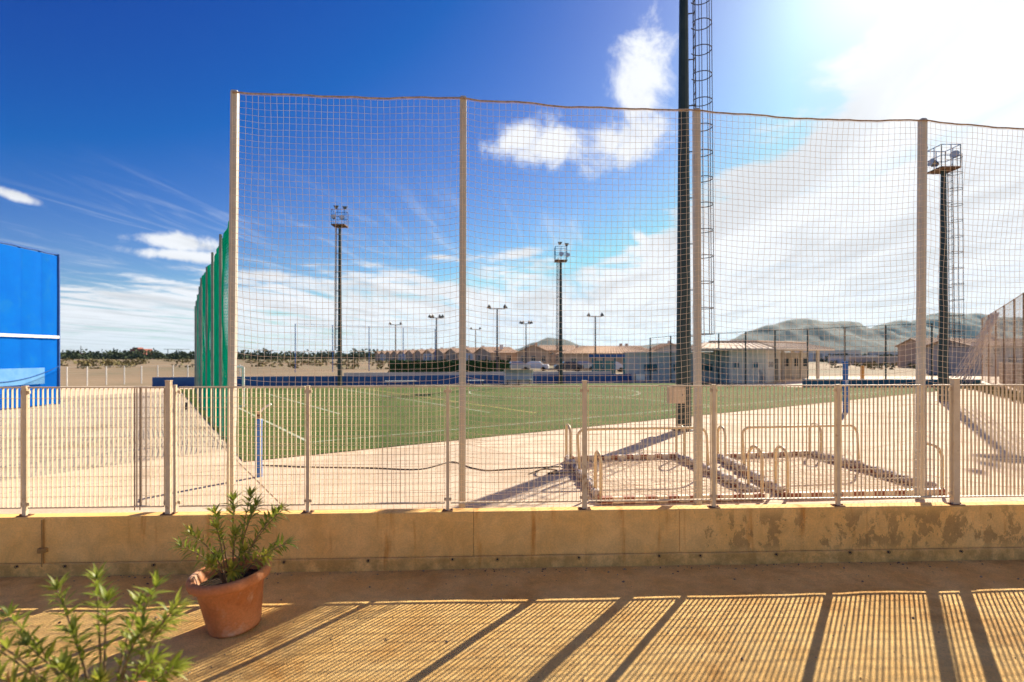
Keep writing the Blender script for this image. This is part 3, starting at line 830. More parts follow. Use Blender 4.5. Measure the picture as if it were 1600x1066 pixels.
# ------------------------------------------------------------------ goal on the pitch
def goal():
    a, b = L0 + U * 0.2 + V * 10.0, L0 + U * 0.2 + V * 14.0
    o = thing('football_goal', 'small white football goal near the green net', 'goal', (a.x, a.y, AP + 0.012))
    w = b - a; h = 1.5
    for p in (Vector((0, 0, 0)), w):
        MB().tube([p, p + Vector((0, 0, h))], 0.045, 8).part('goal_post', 'paint_white', o)
    MB().tube([Vector((0, 0, h)), w + Vector((0, 0, h))], 0.045, 8).part('crossbar', 'paint_white', o)
    back = -U * 1.0
    mb = MB()
    for p in (Vector((0, 0, 0)), w):
        mb.tube([p + Vector((0, 0, h)), p + back * 0.5 + Vector((0, 0, h)), p + back + Vector((0, 0, 0.04)), p + Vector((0, 0, 0.04))], 0.025, 6)
    mb.tube([back + Vector((0, 0, .04)), w + back + Vector((0, 0, .04))], 0.025, 6)
    mb.part('net_frame', 'paint_white', o)
    mb = MB()
    for i in range(21):
        p = w * (i / 20)
        mb.tube([p + Vector((0, 0, h)), p + back * 0.5 + Vector((0, 0, h - .02)), p + back * .97 + Vector((0, 0, 0.05))], 0.004, 3, False)
    for k in range(8):
        q = back * (0.5 + 0.47 * k / 7) + Vector((0, 0, h - (h - 0.05) * k / 7))
        mb.tube([q, q + w], 0.004, 3, False)
    mb.part('net', 'paint_white', o)
goal()

# ------------------------------------------------------------------ toppled goals on the apron
def old_goal(label, FL, FR, BL, BR, seed):
    rnd = random.Random(seed)
    o = thing('toppled_goal', label, 'goal', (FL[0], FL[1], AP), 0, 'toppled goals on the concrete')
    O = Vector((FL[0], FL[1], 0))
    fl, frr, bl, br = [Vector((*p, 0)) - O for p in (FL, FR, BL, BR)]
    z = Vector((0, 0, 0.05))
    for a, b in ((fl, frr), (bl, br)):                              # striped posts
        n = 15
        po = MB().bar(a + z, b + z, 0.078).part('goal_post', 'stripe_white', o)
        bm_ = None
        for i in range(0, n, 2):
            p, q = a + (b - a) * (i / n), a + (b - a) * ((i + 1) / n)
            if bm_ is None: bm_ = MB().bar((a - b) / n / 2, (b - a) / n / 2, 0.083).mesh('red_band', 'stripe_red')
            obj('red_band', bm_, po, (p + q) / 2 + z)
    for a, b in ((fl, bl), (frr, br)):                              # bars wrapped with old netting
        MB().bar(a + z + (b - a) * .015, b + z - (b - a) * .015, 0.075).part('crossbar', 'stripe_red', o)
        pts = [a + (b - a) * (0.04 + 0.92 * i / 40) + Vector((rnd.uniform(-.03, .03), 0, 0.07 + rnd.uniform(-.015, .03))) for i in range(41)]
        MB().tube(pts, [rnd.uniform(0.035, 0.075) for _ in pts], 7).part('rolled_net', 'wrap', o, smooth=True)
    up = Vector((0, 0, 0.06))
    # corner arches and the wide middle hoop
    for c, far in ((fl, bl), (frr, br)):
        d = (far - c).normalized()
        MB().tube(arch(c + up + d * .03, c + up + d * (0.42 + rnd.uniform(-.06, .06)), 0.62 + rnd.uniform(-.04, .05), 8, 0.17), 0.022, 8).part('net_support', 'cream_tube', o, smooth=True)
        MB().tube(arch(far + up - d * .03, far + up - d * (0.40 + rnd.uniform(-.05, .1)), 0.60 + rnd.uniform(-.04, .05), 8, 0.17), 0.022, 8).part('net_support', 'cream_tube', o, smooth=True)
    mL, mR = fl.lerp(bl, .55), frr.lerp(br, .55)
    h = arch(mL + up, mR + up, 0.70, 8, 0.14)
    h = [p + Vector((0.03 * math.sin(p.z * 6), 0.04 * mn.noise(p * 1.7), 0)) for p in h]
    MB().tube(h, 0.021, 8).part('net_hoop', 'cream_tube', o, smooth=True)
    # slack netting heaped on the ground and hung from the hoop
    mb = MB(); n = 15; mm = 20
    def Q(i, j):
        s_, t = i / n, j / mm
        p = fl.lerp(frr, s_).lerp(bl.lerp(br, s_), t)
        k = mn.noise(Vector((s_ * 3.1 + seed, t * 4.0, 1.0)))
        hgt = 0.03 + 0.10 * max(0, mn.noise(Vector((s_ * 5 + seed, t * 6, 4)))) + 0.62 * math.exp(-((t - 0.58) / 0.085) ** 2) * (0.35 + 0.35 * k if s_ > .04 and s_ < .96 else 0)
        return p + Vector((0.16 * k, 0.16 * mn.noise(Vector((s_ * 3, t * 4 + seed, 8.0))), hgt))
    G = [[Q(i, j) for j in range(mm + 1)] for i in range(n + 1)]
    for i in range(n + 1): mb.tube(G[i], 0.0026, 3, False)
    for j in range(mm + 1): mb.tube([G[i][j] for i in range(n + 1)], 0.0026, 3, False)
    mb.part('slack_net', 'old_net', o)
old_goal('left toppled goal with red banded posts lying behind the wall', (1.17, 7.12), (3.38, 7.32), (0.99, 10.0), (3.10, 10.3), 3)
old_goal('right toppled goal with red banded posts lying behind the wall', (3.74, 7.36), (6.02, 7.58), (3.87, 10.25), (5.78, 10.6), 8)

# ------------------------------------------------------------------ volleyball posts
def pad_post(label, x, y, h, m, hook=True, mark=False, r=0.055):
    o = thing('padded_post', label, 'post', (x, y, AP))
    MB().lathe([(0.0, 0.0), (r, 0.0), (r, h - .02), (r - .02, h), (0.0, h)], 14).part('padding', m, o, smooth=False)
    if hook:
        MB().tube([(0, 0, h), (0, 0, h + 0.12)], 0.035, 10).part('pole', 'cream_tube', o)
        MB().tube([(0, 0, h + .07), (0.07, 0, h + .16), (0.13, 0, h + .20), (0.20, 0, h + .235)], 0.016, 6).part('arm', 'paint_white', o)
        MB().lathe([(0.045, h + .02), (0.05, h + .03), (0.05, h + .06), (0.045, h + .07)], 12).part('collar', 'rust', o)
    if mark:
        mb = MB()
        mb.tube([(0.035 * math.cos(2 * math.pi * i / 14), -r - 0.007, h * 0.60 + 0.045 * math.sin(2 * math.pi * i / 14)) for i in range(15)], 0.014, 5)
        mb.part('round_mark', 'paint_white', o)
pad_post('blue padded post with a white hooked arm beside the first net post', -4.06, 8.72, 0.93, 'blue_pad')
pad_post('dark blue padded post with a white round mark in front of the teal wall', 11.4, 18.6, 1.75, 'teal_pad', False, True, 0.085)
pad_post('orange padded post standing on the far sand court', 24.6, 38.2, 1.25, 'orange_pad', False, False, 0.12)

# small stake and cables on the paving
tag(MB().tube([(0, 0, 0), (0.01, 0, 0.14), (0.02, 0, 0.26)], [0.05, 0.045, 0.04], 8).part('stake', 'steel_dark', None, loc=(-11.75, 19.6, AP)), 'short dark stake in the paving by the green net', 'stake')
def gp_(x, y): d = 850 * (2.3 - AP) / (y - 556); return Vector(((x - 800) / 850 * d, d, AP + 0.012))
def cable(label, px_pts):
    P = [gp_(*p) for p in px_pts]; Q = []
    for a, b in zip(P, P[1:]):
        for i in range(6): Q.append(a.lerp(b, i / 6))
    Q.append(P[-1])
    for _ in range(3): Q = [Q[0]] + [(Q[i - 1] + Q[i] * 2 + Q[i + 1]) / 4 for i in range(1, len(Q) - 1)] + [Q[-1]]
    b0 = Q[0].copy()
    tag(MB().tube([p - b0 for p in Q], 0.011, 6).part('cable', 'cable', None, loc=b0), label, 'cable')
cable('long dark cable snaking across the paving in front of the turf', [(410, 728), (479, 731), (572, 732), (659, 736), (707, 721), (735, 732), (760, 737), (800, 734), (876, 730)])
cable('short dark looped cable end near the left toppled goal', [(826, 742), (850, 733), (874, 736), (850, 742), (900, 738)])

# ------------------------------------------------------------------ pavilion and buildings
def box_house(o, x0, x1, y0, y1, h, m, name='wall'):
    return MB().box(((x0 + x1) / 2, (y0 + y1) / 2, h / 2), (x1 - x0, y1 - y0, h)).part(name, m, o)
def gable_roof(o, x0, x1, y0, y1, e, r, m, ov=0.3, axis='x', th=0.14):
    mb = MB()
    if axis == 'x':
        cy = (y0 + y1) / 2
        sec = [(y0 - ov, e - ov * (r - e) / (cy - y0)), (cy, r), (y1 + ov, e - ov * (r - e) / (cy - y0))]
        A = [(x0 - ov, y, z) for y, z in sec] + [(x0 - ov, y, z + th) for y, z in sec]
        B = [(x1 + ov, y, z) for y, z in sec] + [(x1 + ov, y, z + th) for y, z in sec]
    else:
        cx_ = (x0 + x1) / 2
        sec = [(x0 - ov, e - ov * (r - e) / (cx_ - x0)), (cx_, r), (x1 + ov, e - ov * (r - e) / (cx_ - x0))]
        A = [(x, y0 - ov, z) for x, z in sec] + [(x, y0 - ov, z + th) for x, z in sec]
        B = [(x, y1 + ov, z) for x, z in sec] + [(x, y1 + ov, z + th) for x, z in sec]
    fs = [(0, 1, 7, 6), (1, 2, 8, 7), (3, 4, 10, 9), (4, 5, 11, 10), (0, 1, 4, 3), (1, 2, 5, 4), (6, 7, 10, 9), (7, 8, 11, 10), (0, 3, 9, 6), (2, 5, 11, 8)]
    mb.add(A + B, fs)
    ro = mb.part('roof', m, o)
    # rows of tile ribs
    rb = MB()
    if axis == 'x':
        k = int((x1 - x0) / 0.45)
        for i in range(k + 1):
            x = x0 + (x1 - x0) * i / k
            for s_ in (0, 2):
                rb.tube([(x, sec[1][0], sec[1][1] + th + .01), (x, sec[s_][0], sec[s_][1] + th + .01)], 0.07, 4)
    else:
        k = int((y1 - y0) / 0.45)
        for i in range(k + 1):
            y = y0 + (y1 - y0) * i / k
            for s_ in (0, 2):
                rb.tube([(sec[1][0], y, sec[1][1] + th + .01), (sec[s_][0], y, sec[s_][1] + th + .01)], 0.07, 4)
    tag(rb.part('tile_ribs', m, ro), kind='stuff')
    # gable triangles
    if axis == 'x':
        for x in (x0 + .01, x1 - .01): MB().poly([(x, y0, e), (x, y1, e), (x, (y0 + y1) / 2, r)]).part('gable', o.get('gm', 'plaster_peach'), o)
    else:
        for y in (y0 + .01, y1 - .01): MB().poly([(x0, y, e), (x1, y, e), ((x0 + x1) / 2, y, r)]).part('gable', o.get('gm', 'plaster_peach'), o)
    return ro
def window(o, c, w, h, face='y', m='window_dark', fm='plaster_pale', fw=0.07):
    mb = MB(); x, y, z = c
    def bx(mb_, cx_, cz_, ww, hh, t): mb_.box((cx_, y, cz_) if face == 'y' else (x, cx_, cz_), (ww, t, hh) if face == 'y' else (t, ww, hh))
    a = x if face == 'y' else y
    f_ = MB()
    bx(f_, a, z + h / 2 + fw / 2, w + 2 * fw, fw, 0.09); bx(f_, a, z - h / 2 - fw / 2, w + 2 * fw, fw, 0.11)
    bx(f_, a - w / 2 - fw / 2, z, fw, h, 0.09); bx(f_, a + w / 2 + fw / 2, z, fw, h, 0.09)
    bx(f_, a, z, 0.05, h, 0.06)
    fr_ = f_.part('window', fm, o)
    g_ = MB(); bx(g_, a, z, w, h, 0.03)
    g_.part('pane', m, fr_)

pav = thing('pavilion', 'grey changing-room pavilion with a pale tiled roof behind the pitch', 'building', (15.4, 38.6, AP))
box_house(pav, 0.0, 2.6, 0, 3.0, 2.35, 'plaster_grey')
# right-hand wing turned away
w0 = Vector((2.6, 0.03, 0)); w1 = Vector((5.9, 4.6, 0)); dn = (w1 - w0).normalized(); nn_ = Vector((dn.y, -dn.x, 0))
mb = MB().add([w0, w1, w1 - nn_ * 3, w0 - nn_ * 3] + [p + Vector((0, 0, 2.35)) for p in (w0, w1, w1 - nn_ * 3, w0 - nn_ * 3)],
              [(0, 1, 5, 4), (1, 2, 6, 5), (2, 3, 7, 6), (3, 0, 4, 7), (4, 5, 6, 7)])
mb.part('wall', 'plaster_pale', pav)
window(pav, (0.52, -0.01, 1.28), 0.34, 0.34, 'y', 'window_teal', 'plaster_pale', .04)
window(pav, (1.88, -0.01, 1.28), 0.34, 0.34, 'y', 'window_teal', 'plaster_pale', .04)
for t in (0.22, 0.34, 0.46):
    p = w0.lerp(w1, t) + Vector((0, 0, 1.3))
    MB().bar(p - dn * .09, p + dn * .09, 0.06, 0.36).part('window', 'window_dark', pav)
p = w0.lerp(w1, .72)
MB().bar(p - dn * .55 + Vector((0, 0, .85)), p + dn * .55 + Vector((0, 0, .85)), 0.08, 1.7).part('door', 'window_dark', pav)
mb = MB()
R0 = [(-2.2, -0.55, 2.46), (3.0, -0.55, 2.46), (10.6, 5.2, 2.46), (9.6, 9.0, 2.46), (-1.2, 7.5, 2.46)]
R1 = [(-0.6, 2.3, 2.93), (3.0, 2.2, 2.93), (9.0, 6.6, 2.93), (9.0, 7.4, 2.93), (-0.4, 4.4, 2.93)]
mb.add(R0 + R1 + [(x, y, 2.34) for x, y, z in R0], [(i, (i + 1) % 5, (i + 1) % 5 + 5, i + 5) for i in range(5)] + [(5, 6, 7, 8, 9)] + [(i + 10, (i + 1) % 5 + 10, (i + 1) % 5, i) for i in range(5)] + [(14, 13, 12, 11, 10)])
ro = mb.part('roof', 'roof_pale', pav)
rb = MB()
for i in range(5):
    a0, a1 = Vector(R0[i]), Vector(R0[(i + 1) % 5]); b0, b1 = Vector(R1[i]), Vector(R1[(i + 1) % 5])
    n = int((a1 - a0).length / 0.4)
    for q in range(n + 1): rb.tube([a0.lerp(a1, q / n) + Vector((0, 0, .02)), b0.lerp(b1, q / n) + Vector((0, 0, .02))], 0.035, 4)
tag(rb.part('tile_ribs', 'roof_pale', ro), kind='stuff')
MB().tube([Vector(R1[0]) + Vector((0, 0, .05)), Vector(R1[1]) + Vector((0, 0, .05)), Vector(R1[2]) + Vector((0, 0, .05))], 0.10, 6).part('ridge', 'roof_tile', ro)
for x, y in ((6.4, 5.2), (7.6, 6.0), (8.8, 6.9), (10.0, 6.6)):
    MB().box((x, y, 1.2), (0.2, 0.2, 2.36)).part('pillar', 'stone_wall', pav)
MB().box((7.8, 8.0, 1.1), (4.0, 0.2, 2.2)).part('back_wall', 'stone_wall', pav)
for q in range(5): MB().box((6.4 + 0.8 * q, 7.88, 1.4), (0.45, 0.05, 0.7)).part('opening', 'window_dark', pav)

lb = thing('long_building', 'long low teal-grey building with teal windows behind the pitch', 'building', (9.6, 41.2, AP))
box_house(lb, 0, 7.6, 0, 5, 2.12, 'plaster_teal')
MB().box((3.8, 2.5, 2.17), (7.9, 5.3, 0.10)).part('roof', 'plaster_grey', lb)
for x in (0.9, 3.1, 5.1): window(lb, (x, -0.01, 1.05), 0.85, 0.42, 'y', 'window_teal', 'window_teal', .04)
MB().box((6.6, -0.03, 0.95), (0.9, 0.06, 1.9)).part('door', 'window_dark', lb)

hall = thing('tiled_hall', 'wide hall with a hipped clay tile roof behind the blue gate', 'building', (8.6, 90, 0))
hall['gm'] = 'plaster_peach'
box_house(hall, 0, 15.0, 0, 12, 2.75, 'plaster_peach')
A = [(-.5, -.5, 2.7), (15.5, -.5, 2.7), (15.5, 12.5, 2.7), (-.5, 12.5, 2.7)]; B = [(4.0, 5.5, 4.0), (13.6, 5.5, 4.0), (13.6, 6.5, 4.0), (4.0, 6.5, 4.0)]
ro = MB().add(A + B, [(0, 1, 5, 4), (1, 2, 6, 5), (2, 3, 7, 6), (3, 0, 4, 7), (4, 5, 6, 7), (3, 2, 1, 0)]).part('roof', 'roof_tile', hall)
rb = MB()
for q in range(34): rb.tube([Vector(A[0]).lerp(Vector(A[1]), q / 33), Vector(B[0]).lerp(Vector(B[1]), q / 33)], 0.09, 4)
tag(rb.part('tile_ribs', 'roof_tile', ro), kind='stuff')
for x in (1.6, 11.5, 13.2): window(hall, (x, -.02, 1.5), 0.9, 0.8, 'y')
for x in (10.6, 11.6): MB().box((x, 6, 4.15), (0.45, 0.45, 0.6)).part('chimney', 'plaster_peach', ro)

gate = thing('blue_gateway', 'blue gateway with a dark blue beam in front of the tiled hall', 'gateway', (8.0, 54.0, 0))
for x in (0, 1.1, 2.2, 3.1): MB().box((x, 0, 1.05), (0.14, 0.14, 2.1)).part('column', 'teal_wall', gate)
MB().box((1.45, 0, 2.28), (3.6, 0.5, 0.32)).part('beam', 'blue_wall', gate)
for x in (0.55, 1.65): MB().box((x, 0.05, 0.95), (0.9, 0.05, 1.7)).part('gate_leaf', 'window_teal', gate)
MB().box((3.9, 0.3, 1.0), (1.4, 0.3, 2.0)).part('side_panel', 'window_teal', gate)

# terraced houses receding to the left
for i in range(12):
    t = i / 11
    x, y = 1.5 - 58 * t, 138 + 125 * t
    o = thing('terraced_house', 'tiled terraced house, number %s from the right in the receding row' % ['one', 'two', 'three', 'four', 'five', 'six', 'seven', 'eight', 'nine', 'ten', 'eleven', 'twelve'][i], 'house', (x, y, 0), math.atan2(125, -58) , 'row of terraced houses')
    o['gm'] = 'plaster_peach'
    box_house(o, 0.0, 10.9, 0, 7.5, 3.0, 'plaster_white' if i % 3 == 1 else 'plaster_peach')
    gable_roof(o, 0, 10.9, 0, 7.5, 3.0, 4.45, 'roof_tile', 0.35, 'y')
    for q in (2.6, 7.6): window(o, (q, 7.52, 1.7), 1.3, 1.4, 'y')
    for q in (2.5, 5.5): window(o, (-0.02, q, 1.7), 1.1, 1.2, 'x')
    MB().box((2.2, 3.6, 4.5), (0.7, 0.7, 1.2)).part('chimney', 'plaster_white', o)
for i, (x, y, w, d, e, r, ax, m, lab) in enumerate((
        (1.2, 125, 7.5, 8, 3.0, 4.7, 'y', 'plaster_peach', 'peach gabled house right of the terraced row'),
        (7.2, 132, 8.0, 8, 3.6, 4.8, 'x', 'plaster_peach', 'two-storey peach house just left of the slim far mast'),
        (13.0, 140, 7.0, 7, 3.2, 4.4, 'y', 'plaster_pale', 'pale house with brown roof just right of the slim far mast'),
        (27.5, 105, 6.5, 7, 3.3, 4.6, 'y', 'plaster_pale', 'gabled house with chimney behind the long teal-grey building'),
        (78, 102, 9.0, 8, 4.2, 5.6, 'x', 'plaster_peach', 'tiled house left of the right-hand mast ladder'),
        (52.5, 62, 9.0, 7, 3.4, 4.2, 'x', 'stone_wall', 'grey stone building behind the brown screen fence'))):
    o = thing('house', lab, 'house', (x, y, 0)); o['gm'] = m
    box_house(o, 0, w, 0, d, e, m)
    gable_roof(o, 0, w, 0, d, e, r, 'roof_tile', 0.4, ax)
    for q in range(3): window(o, (w * (0.2 + 0.3 * q), -.02, 1.6), 1.0, 1.1, 'y')
    if e > 3.3:
        for q in range(2): window(o, (w * (0.3 + 0.4 * q), -.02, e - .6), .8, .7, 'y')
    MB().box((w * .6, d * .5, r + .2), (0.6, 0.6, 1.0)).part('chimney', m, o)

# sheds and warehouses with pale roofs far right
for i, (xp, d, w, h, m, lab) in enumerate(((1300, 210, 22, 4.2, 'plaster_white', 'long white warehouse beyond the sand court'), (1345, 160, 10, 2.2, 'plaster_white', 'small white shed beside the orange post'),
        (1398, 130, 12, 1.9, 'stone_wall', 'low grey shed left of the fourth net post'), (1412, 260, 24, 4.0, 'plaster_white', 'distant white warehouse under the mountain'), (1560, 90, 11, 2.4, 'plaster_white', 'white shed seen through the right-hand net'))):
    o = thing('shed', lab, 'shed', ((xp - 800) / 850 * d, d, 0))
    box_house(o, -w / 2, w / 2, 0, 8, h, m)
    MB().box((0, 4, h + .12), (w + .6, 8.6, .2)).part('roof', 'plaster_white', o)
    for q in (-.25, .2): MB().box((w * q, -.03, h * .4), (w * .16, .06, h * .7)).part('door', 'stone_wall', o)

# red block and cranes on the left horizon
o = thing('tower_block', 'red block of flats far off on the left horizon', 'building', (-276, 400, 0))
box_house(o, -5, 5, 0, 10, 7.4, 'brick_red')
MB().box((-2.5, 5, 7.9), (4, 6, 1.0)).part('roof_house', 'brick_red', o)
for z in (2.6, 4.0, 5.4):
    for x in (-3.4, -1.1, 1.1, 3.4): MB().box((x, -.05, z), (1.2, .1, .8)).part('window', 'window_dark', o)
o = thing('mast_antenna', 'thin antenna mast over a small red roof on the left horizon', 'antenna', (-317, 400, 0))
MB().tube([(0, 0, 0), (0, 0, 9.5)], [.5, .2], 6).part('pole', 'steel_dark', o)
MB().bar((-1.5, 0, 3.8), (1.5, 0, 3.8), .8).part('base_house', 'brick_red', o)
o = thing('tower_crane', 'faint tower crane on the horizon left of the green net', 'crane', (-253, 400, 0))
MB().tube([(0, 0, 0), (0, 0, 7.2)], .25, 5).part('tower', 'steel_dark', o)
MB().bar((-3, 0, 7), (16, 0, 7), .25).part('jib', 'steel_dark', o)

# ------------------------------------------------------------------ vegetation in the distance
def leaf_mass(mb, c, r, n, s_):
    for k in range(n):
        v = Vector((random.gauss(0, 1), random.gauss(0, 1), random.gauss(0, 1))).normalized() * random.uniform(.55, 1.05)
        p = Vector((c[0] + v.x * r[0], c[1] + v.y * r[1], max(0.05, c[2] + v.z * r[2])))
        a = Vector((random.uniform(-1, 1), random.uniform(-1, 1), random.uniform(-1, 1))).normalized() * s_
        b = a.cross(Vector((random.uniform(-1, 1), random.uniform(-1, 1), random.uniform(-1, 1)))).normalized() * s_ * .7
        mb.poly([p - a, p - b, p + a, p + b])
mb = MB()
for k in range(480):
    d = random.uniform(330, 470); xp = random.uniform(70, 640)
    h = random.choice((2.2, 2.8, 3.4, 4.2, 6.0)) * random.uniform(.8, 1.15)
    leaf_mass(mb, ((xp - 800) / 850 * d, d, h * .5), (random.uniform(3, 7), 3, h * .55), 34, 1.0)
for k in range(90):
    d = random.uniform(170, 300); xp = random.uniform(1270, 1460); h = random.uniform(1.6, 3.0)
    leaf_mass(mb, ((xp - 800) / 850 * d, d, h * .5), (random.uniform(2, 5), 2, h * .55), 34, .7)
tag(mb.part('tree_belt', 'tree_dark'), 'dark belt of low trees along the horizon', 'trees', kind='stuff')
mb = MB()
for k in range(170):
    d = random.uniform(90, 260); xp = random.choice((random.uniform(380, 700), random.uniform(90, 300), random.uniform(1290, 1440)))
    leaf_mass(mb, ((xp - 800) / 850 * d, d, .4), (random.uniform(1, 3), 1.2, random.uniform(.4, .9)), 26, .35)
tag(mb.part('scrub', 'dry_bush'), 'dry scrub scattered over the fields behind', 'scrub', kind='stuff')
mb = MB()
leaf_mass(mb, (0, 0, 0), (0, 0, 0), 0, 1)
for k in range(4200):
    x = random.uniform(-15.4, -0.3); y = 68 + random.uniform(-.5, .5); z = random.uniform(0.05, 1.72 + .12 * mn.noise(Vector((x, 0, 0))))
    p = Vector((x + 8, y - 68, z)); s_ = .16
    a = Vector((random.uniform(-1, 1), random.uniform(-1, 1), random.uniform(-1, 1))).normalized() * s_
    b = a.cross(Vector((random.uniform(-1, 1), random.uniform(-1, 1), random.uniform(-1, 1)))).normalized() * s_ * .7
    mb.poly([p - a, p - b, p + a, p + b])
hd = thing('hedge', 'clipped dark green hedge in front of the terraced houses', 'hedge', (-8, 68, 0))
mb.part('foliage', 'hedge_green', hd)
MB().box((0.15, 0, .8), (14.9, .6, 1.5)).part('hedge_core', 'hedge_green', hd)
mb = MB()
for k in range(1500):
    t = random.random(); x = 20.3 + 8.8 * t + random.uniform(-.35, .35); y = 20.8 + 14 * t + random.uniform(-.5, .5)
    p = Vector((x - 2.2 * t * 0, y, AP + random.uniform(0, .28))); s_ = .09
    a = Vector((random.uniform(-1, 1), random.uniform(-1, 1), random.uniform(-.2, 1))).normalized() * s_
    b = a.cross(Vector((random.uniform(-1, 1), random.uniform(-1, 1), 0.3))).normalized() * s_ * .5
    mb.poly([p - a, p - b, p + a, p + b])
tag(mb.part('weed_strip', 'dry_bush'), 'weedy strip along the foot of the brown fence', 'weeds', kind='stuff')

# ------------------------------------------------------------------ cars, dugout, benches, boards behind the pitch
def car(label, x, y, rz, m):
    o = thing('parked_car', label, 'car', (x, y, 0), rz, 'cars parked behind the pitch wall')
    prof_ = [(-2.1, .35), (-2.1, .75), (-1.95, .95), (-1.2, 1.0), (-.7, 1.42), (.75, 1.45), (1.55, 1.0), (2.05, .9), (2.1, .35)]
    n = len(prof_); w = .85
    def ww(z): return w if z < 1.05 else w * .82
    mb = MB().add([(px_, -ww(z), z) for px_, z in prof_] + [(px_, ww(z), z) for px_, z in prof_],
                  [tuple(range(n)), tuple(range(n, 2 * n))[::-1]] + [(i, i + n, (i + 1) % n + n, (i + 1) % n) for i in range(n)])
    bo = mb.part('body', m, o)
    for s_ in (-1, 1):
        MB().poly([(-.95, s_ * .80, 1.04), (-.62, s_ * .715, 1.36), (.68, s_ * .715, 1.38), (1.25, s_ * .80, 1.04)]).part('side_window', 'window_dark', bo)
    MB().poly([(1.50, -.64, 1.05), (1.50, .64, 1.05), (.83, .6, 1.42), (.83, -.6, 1.42)]).part('windscreen', 'window_dark', bo)
    MB().poly([(-1.20, -.64, 1.03), (-1.20, .64, 1.03), (-.74, .6, 1.40), (-.74, -.6, 1.40)]).part('rear_window', 'window_dark', bo)
    for x_ in (-1.3, 1.3):
        for s_ in (-1, 1):
            MB().tube([(x_, s_ * .70, .32), (x_, s_ * .88, .32)], .32, 14).part('wheel', 'tyre', o)
car('silver parked car behind the left end of the dugout', 0.6, 82, R(10), 'car_silver')
car('white parked car behind the right end of the dugout', 3.6, 84, R(170), 'car_white')
car('dark parked car just right of the slim far mast', 8.3, 80, R(5), 'car_dark')
car('white parked car seen behind the blue gateway', 14.2, 78, R(0), 'car_white')
car('silver parked car between the dark car and the blue gateway', 11.2, 86, R(-4), 'car_silver')

dg = thing('dugout', 'clear-sheeted team dugout at the far touchline', 'dugout', (-0.5, 36.9, AP))
for x in (0, 0.95, 1.9):
    MB().tube([(x, 0.1, 0), (x, 0.25, .75), (x, .05, .98), (x, -.45, 1.02)], .03, 6).part('rib', 'paint_white', dg)
mb = MB(); pr = [(0.12, .05), (0.25, .75), (.05, .98), (-.45, 1.02)]
for (a, b) in zip(pr, pr[1:]): mb.poly([(0.0, a[0], a[1]), (1.9, a[0], a[1]), (1.9, b[0], b[1]), (0.0, b[0], b[1])])
mb.part('clear_cover', 'clear_sheet', dg)
MB().box((.95, -.05, .34), (1.8, .3, .04)).part('bench_seat', 'paint_white', dg)
for x in (.2, .95, 1.7): MB().box((x, -.05, .16), (.05, .25, .32)).part('bench_leg', 'steel_dark', dg)
def bench(label, x, y, L):
    o = thing('bench', label, 'bench', (x, y, AP), 0.2, 'white benches along the far touchline')
    MB().box((0, 0, .30), (L, .28, .04)).part('seat', 'paint_white', o)
    for s_ in (-1, 1): MB().box((s_ * L * .42, 0, .14), (.05, .24, .28)).part('leg', 'steel_dark', o)
bench('long white bench left of the second net post', -7.2, 35.2, 2.0)
bench('white bench left of the dugout', -2.4, 36.1, 1.1)
o = thing('notice_board', 'small white board on legs at the right end of the blue wall', 'board', (9.2, 39.0, AP))
MB().box((0, 0, .42), (.65, .04, .42)).part('panel', 'plaster_white', o)
for s_ in (-1, 1): MB().box((s_ * .36, 0, .32), (.05, .05, .64)).part('leg', 'steel_dark', o)

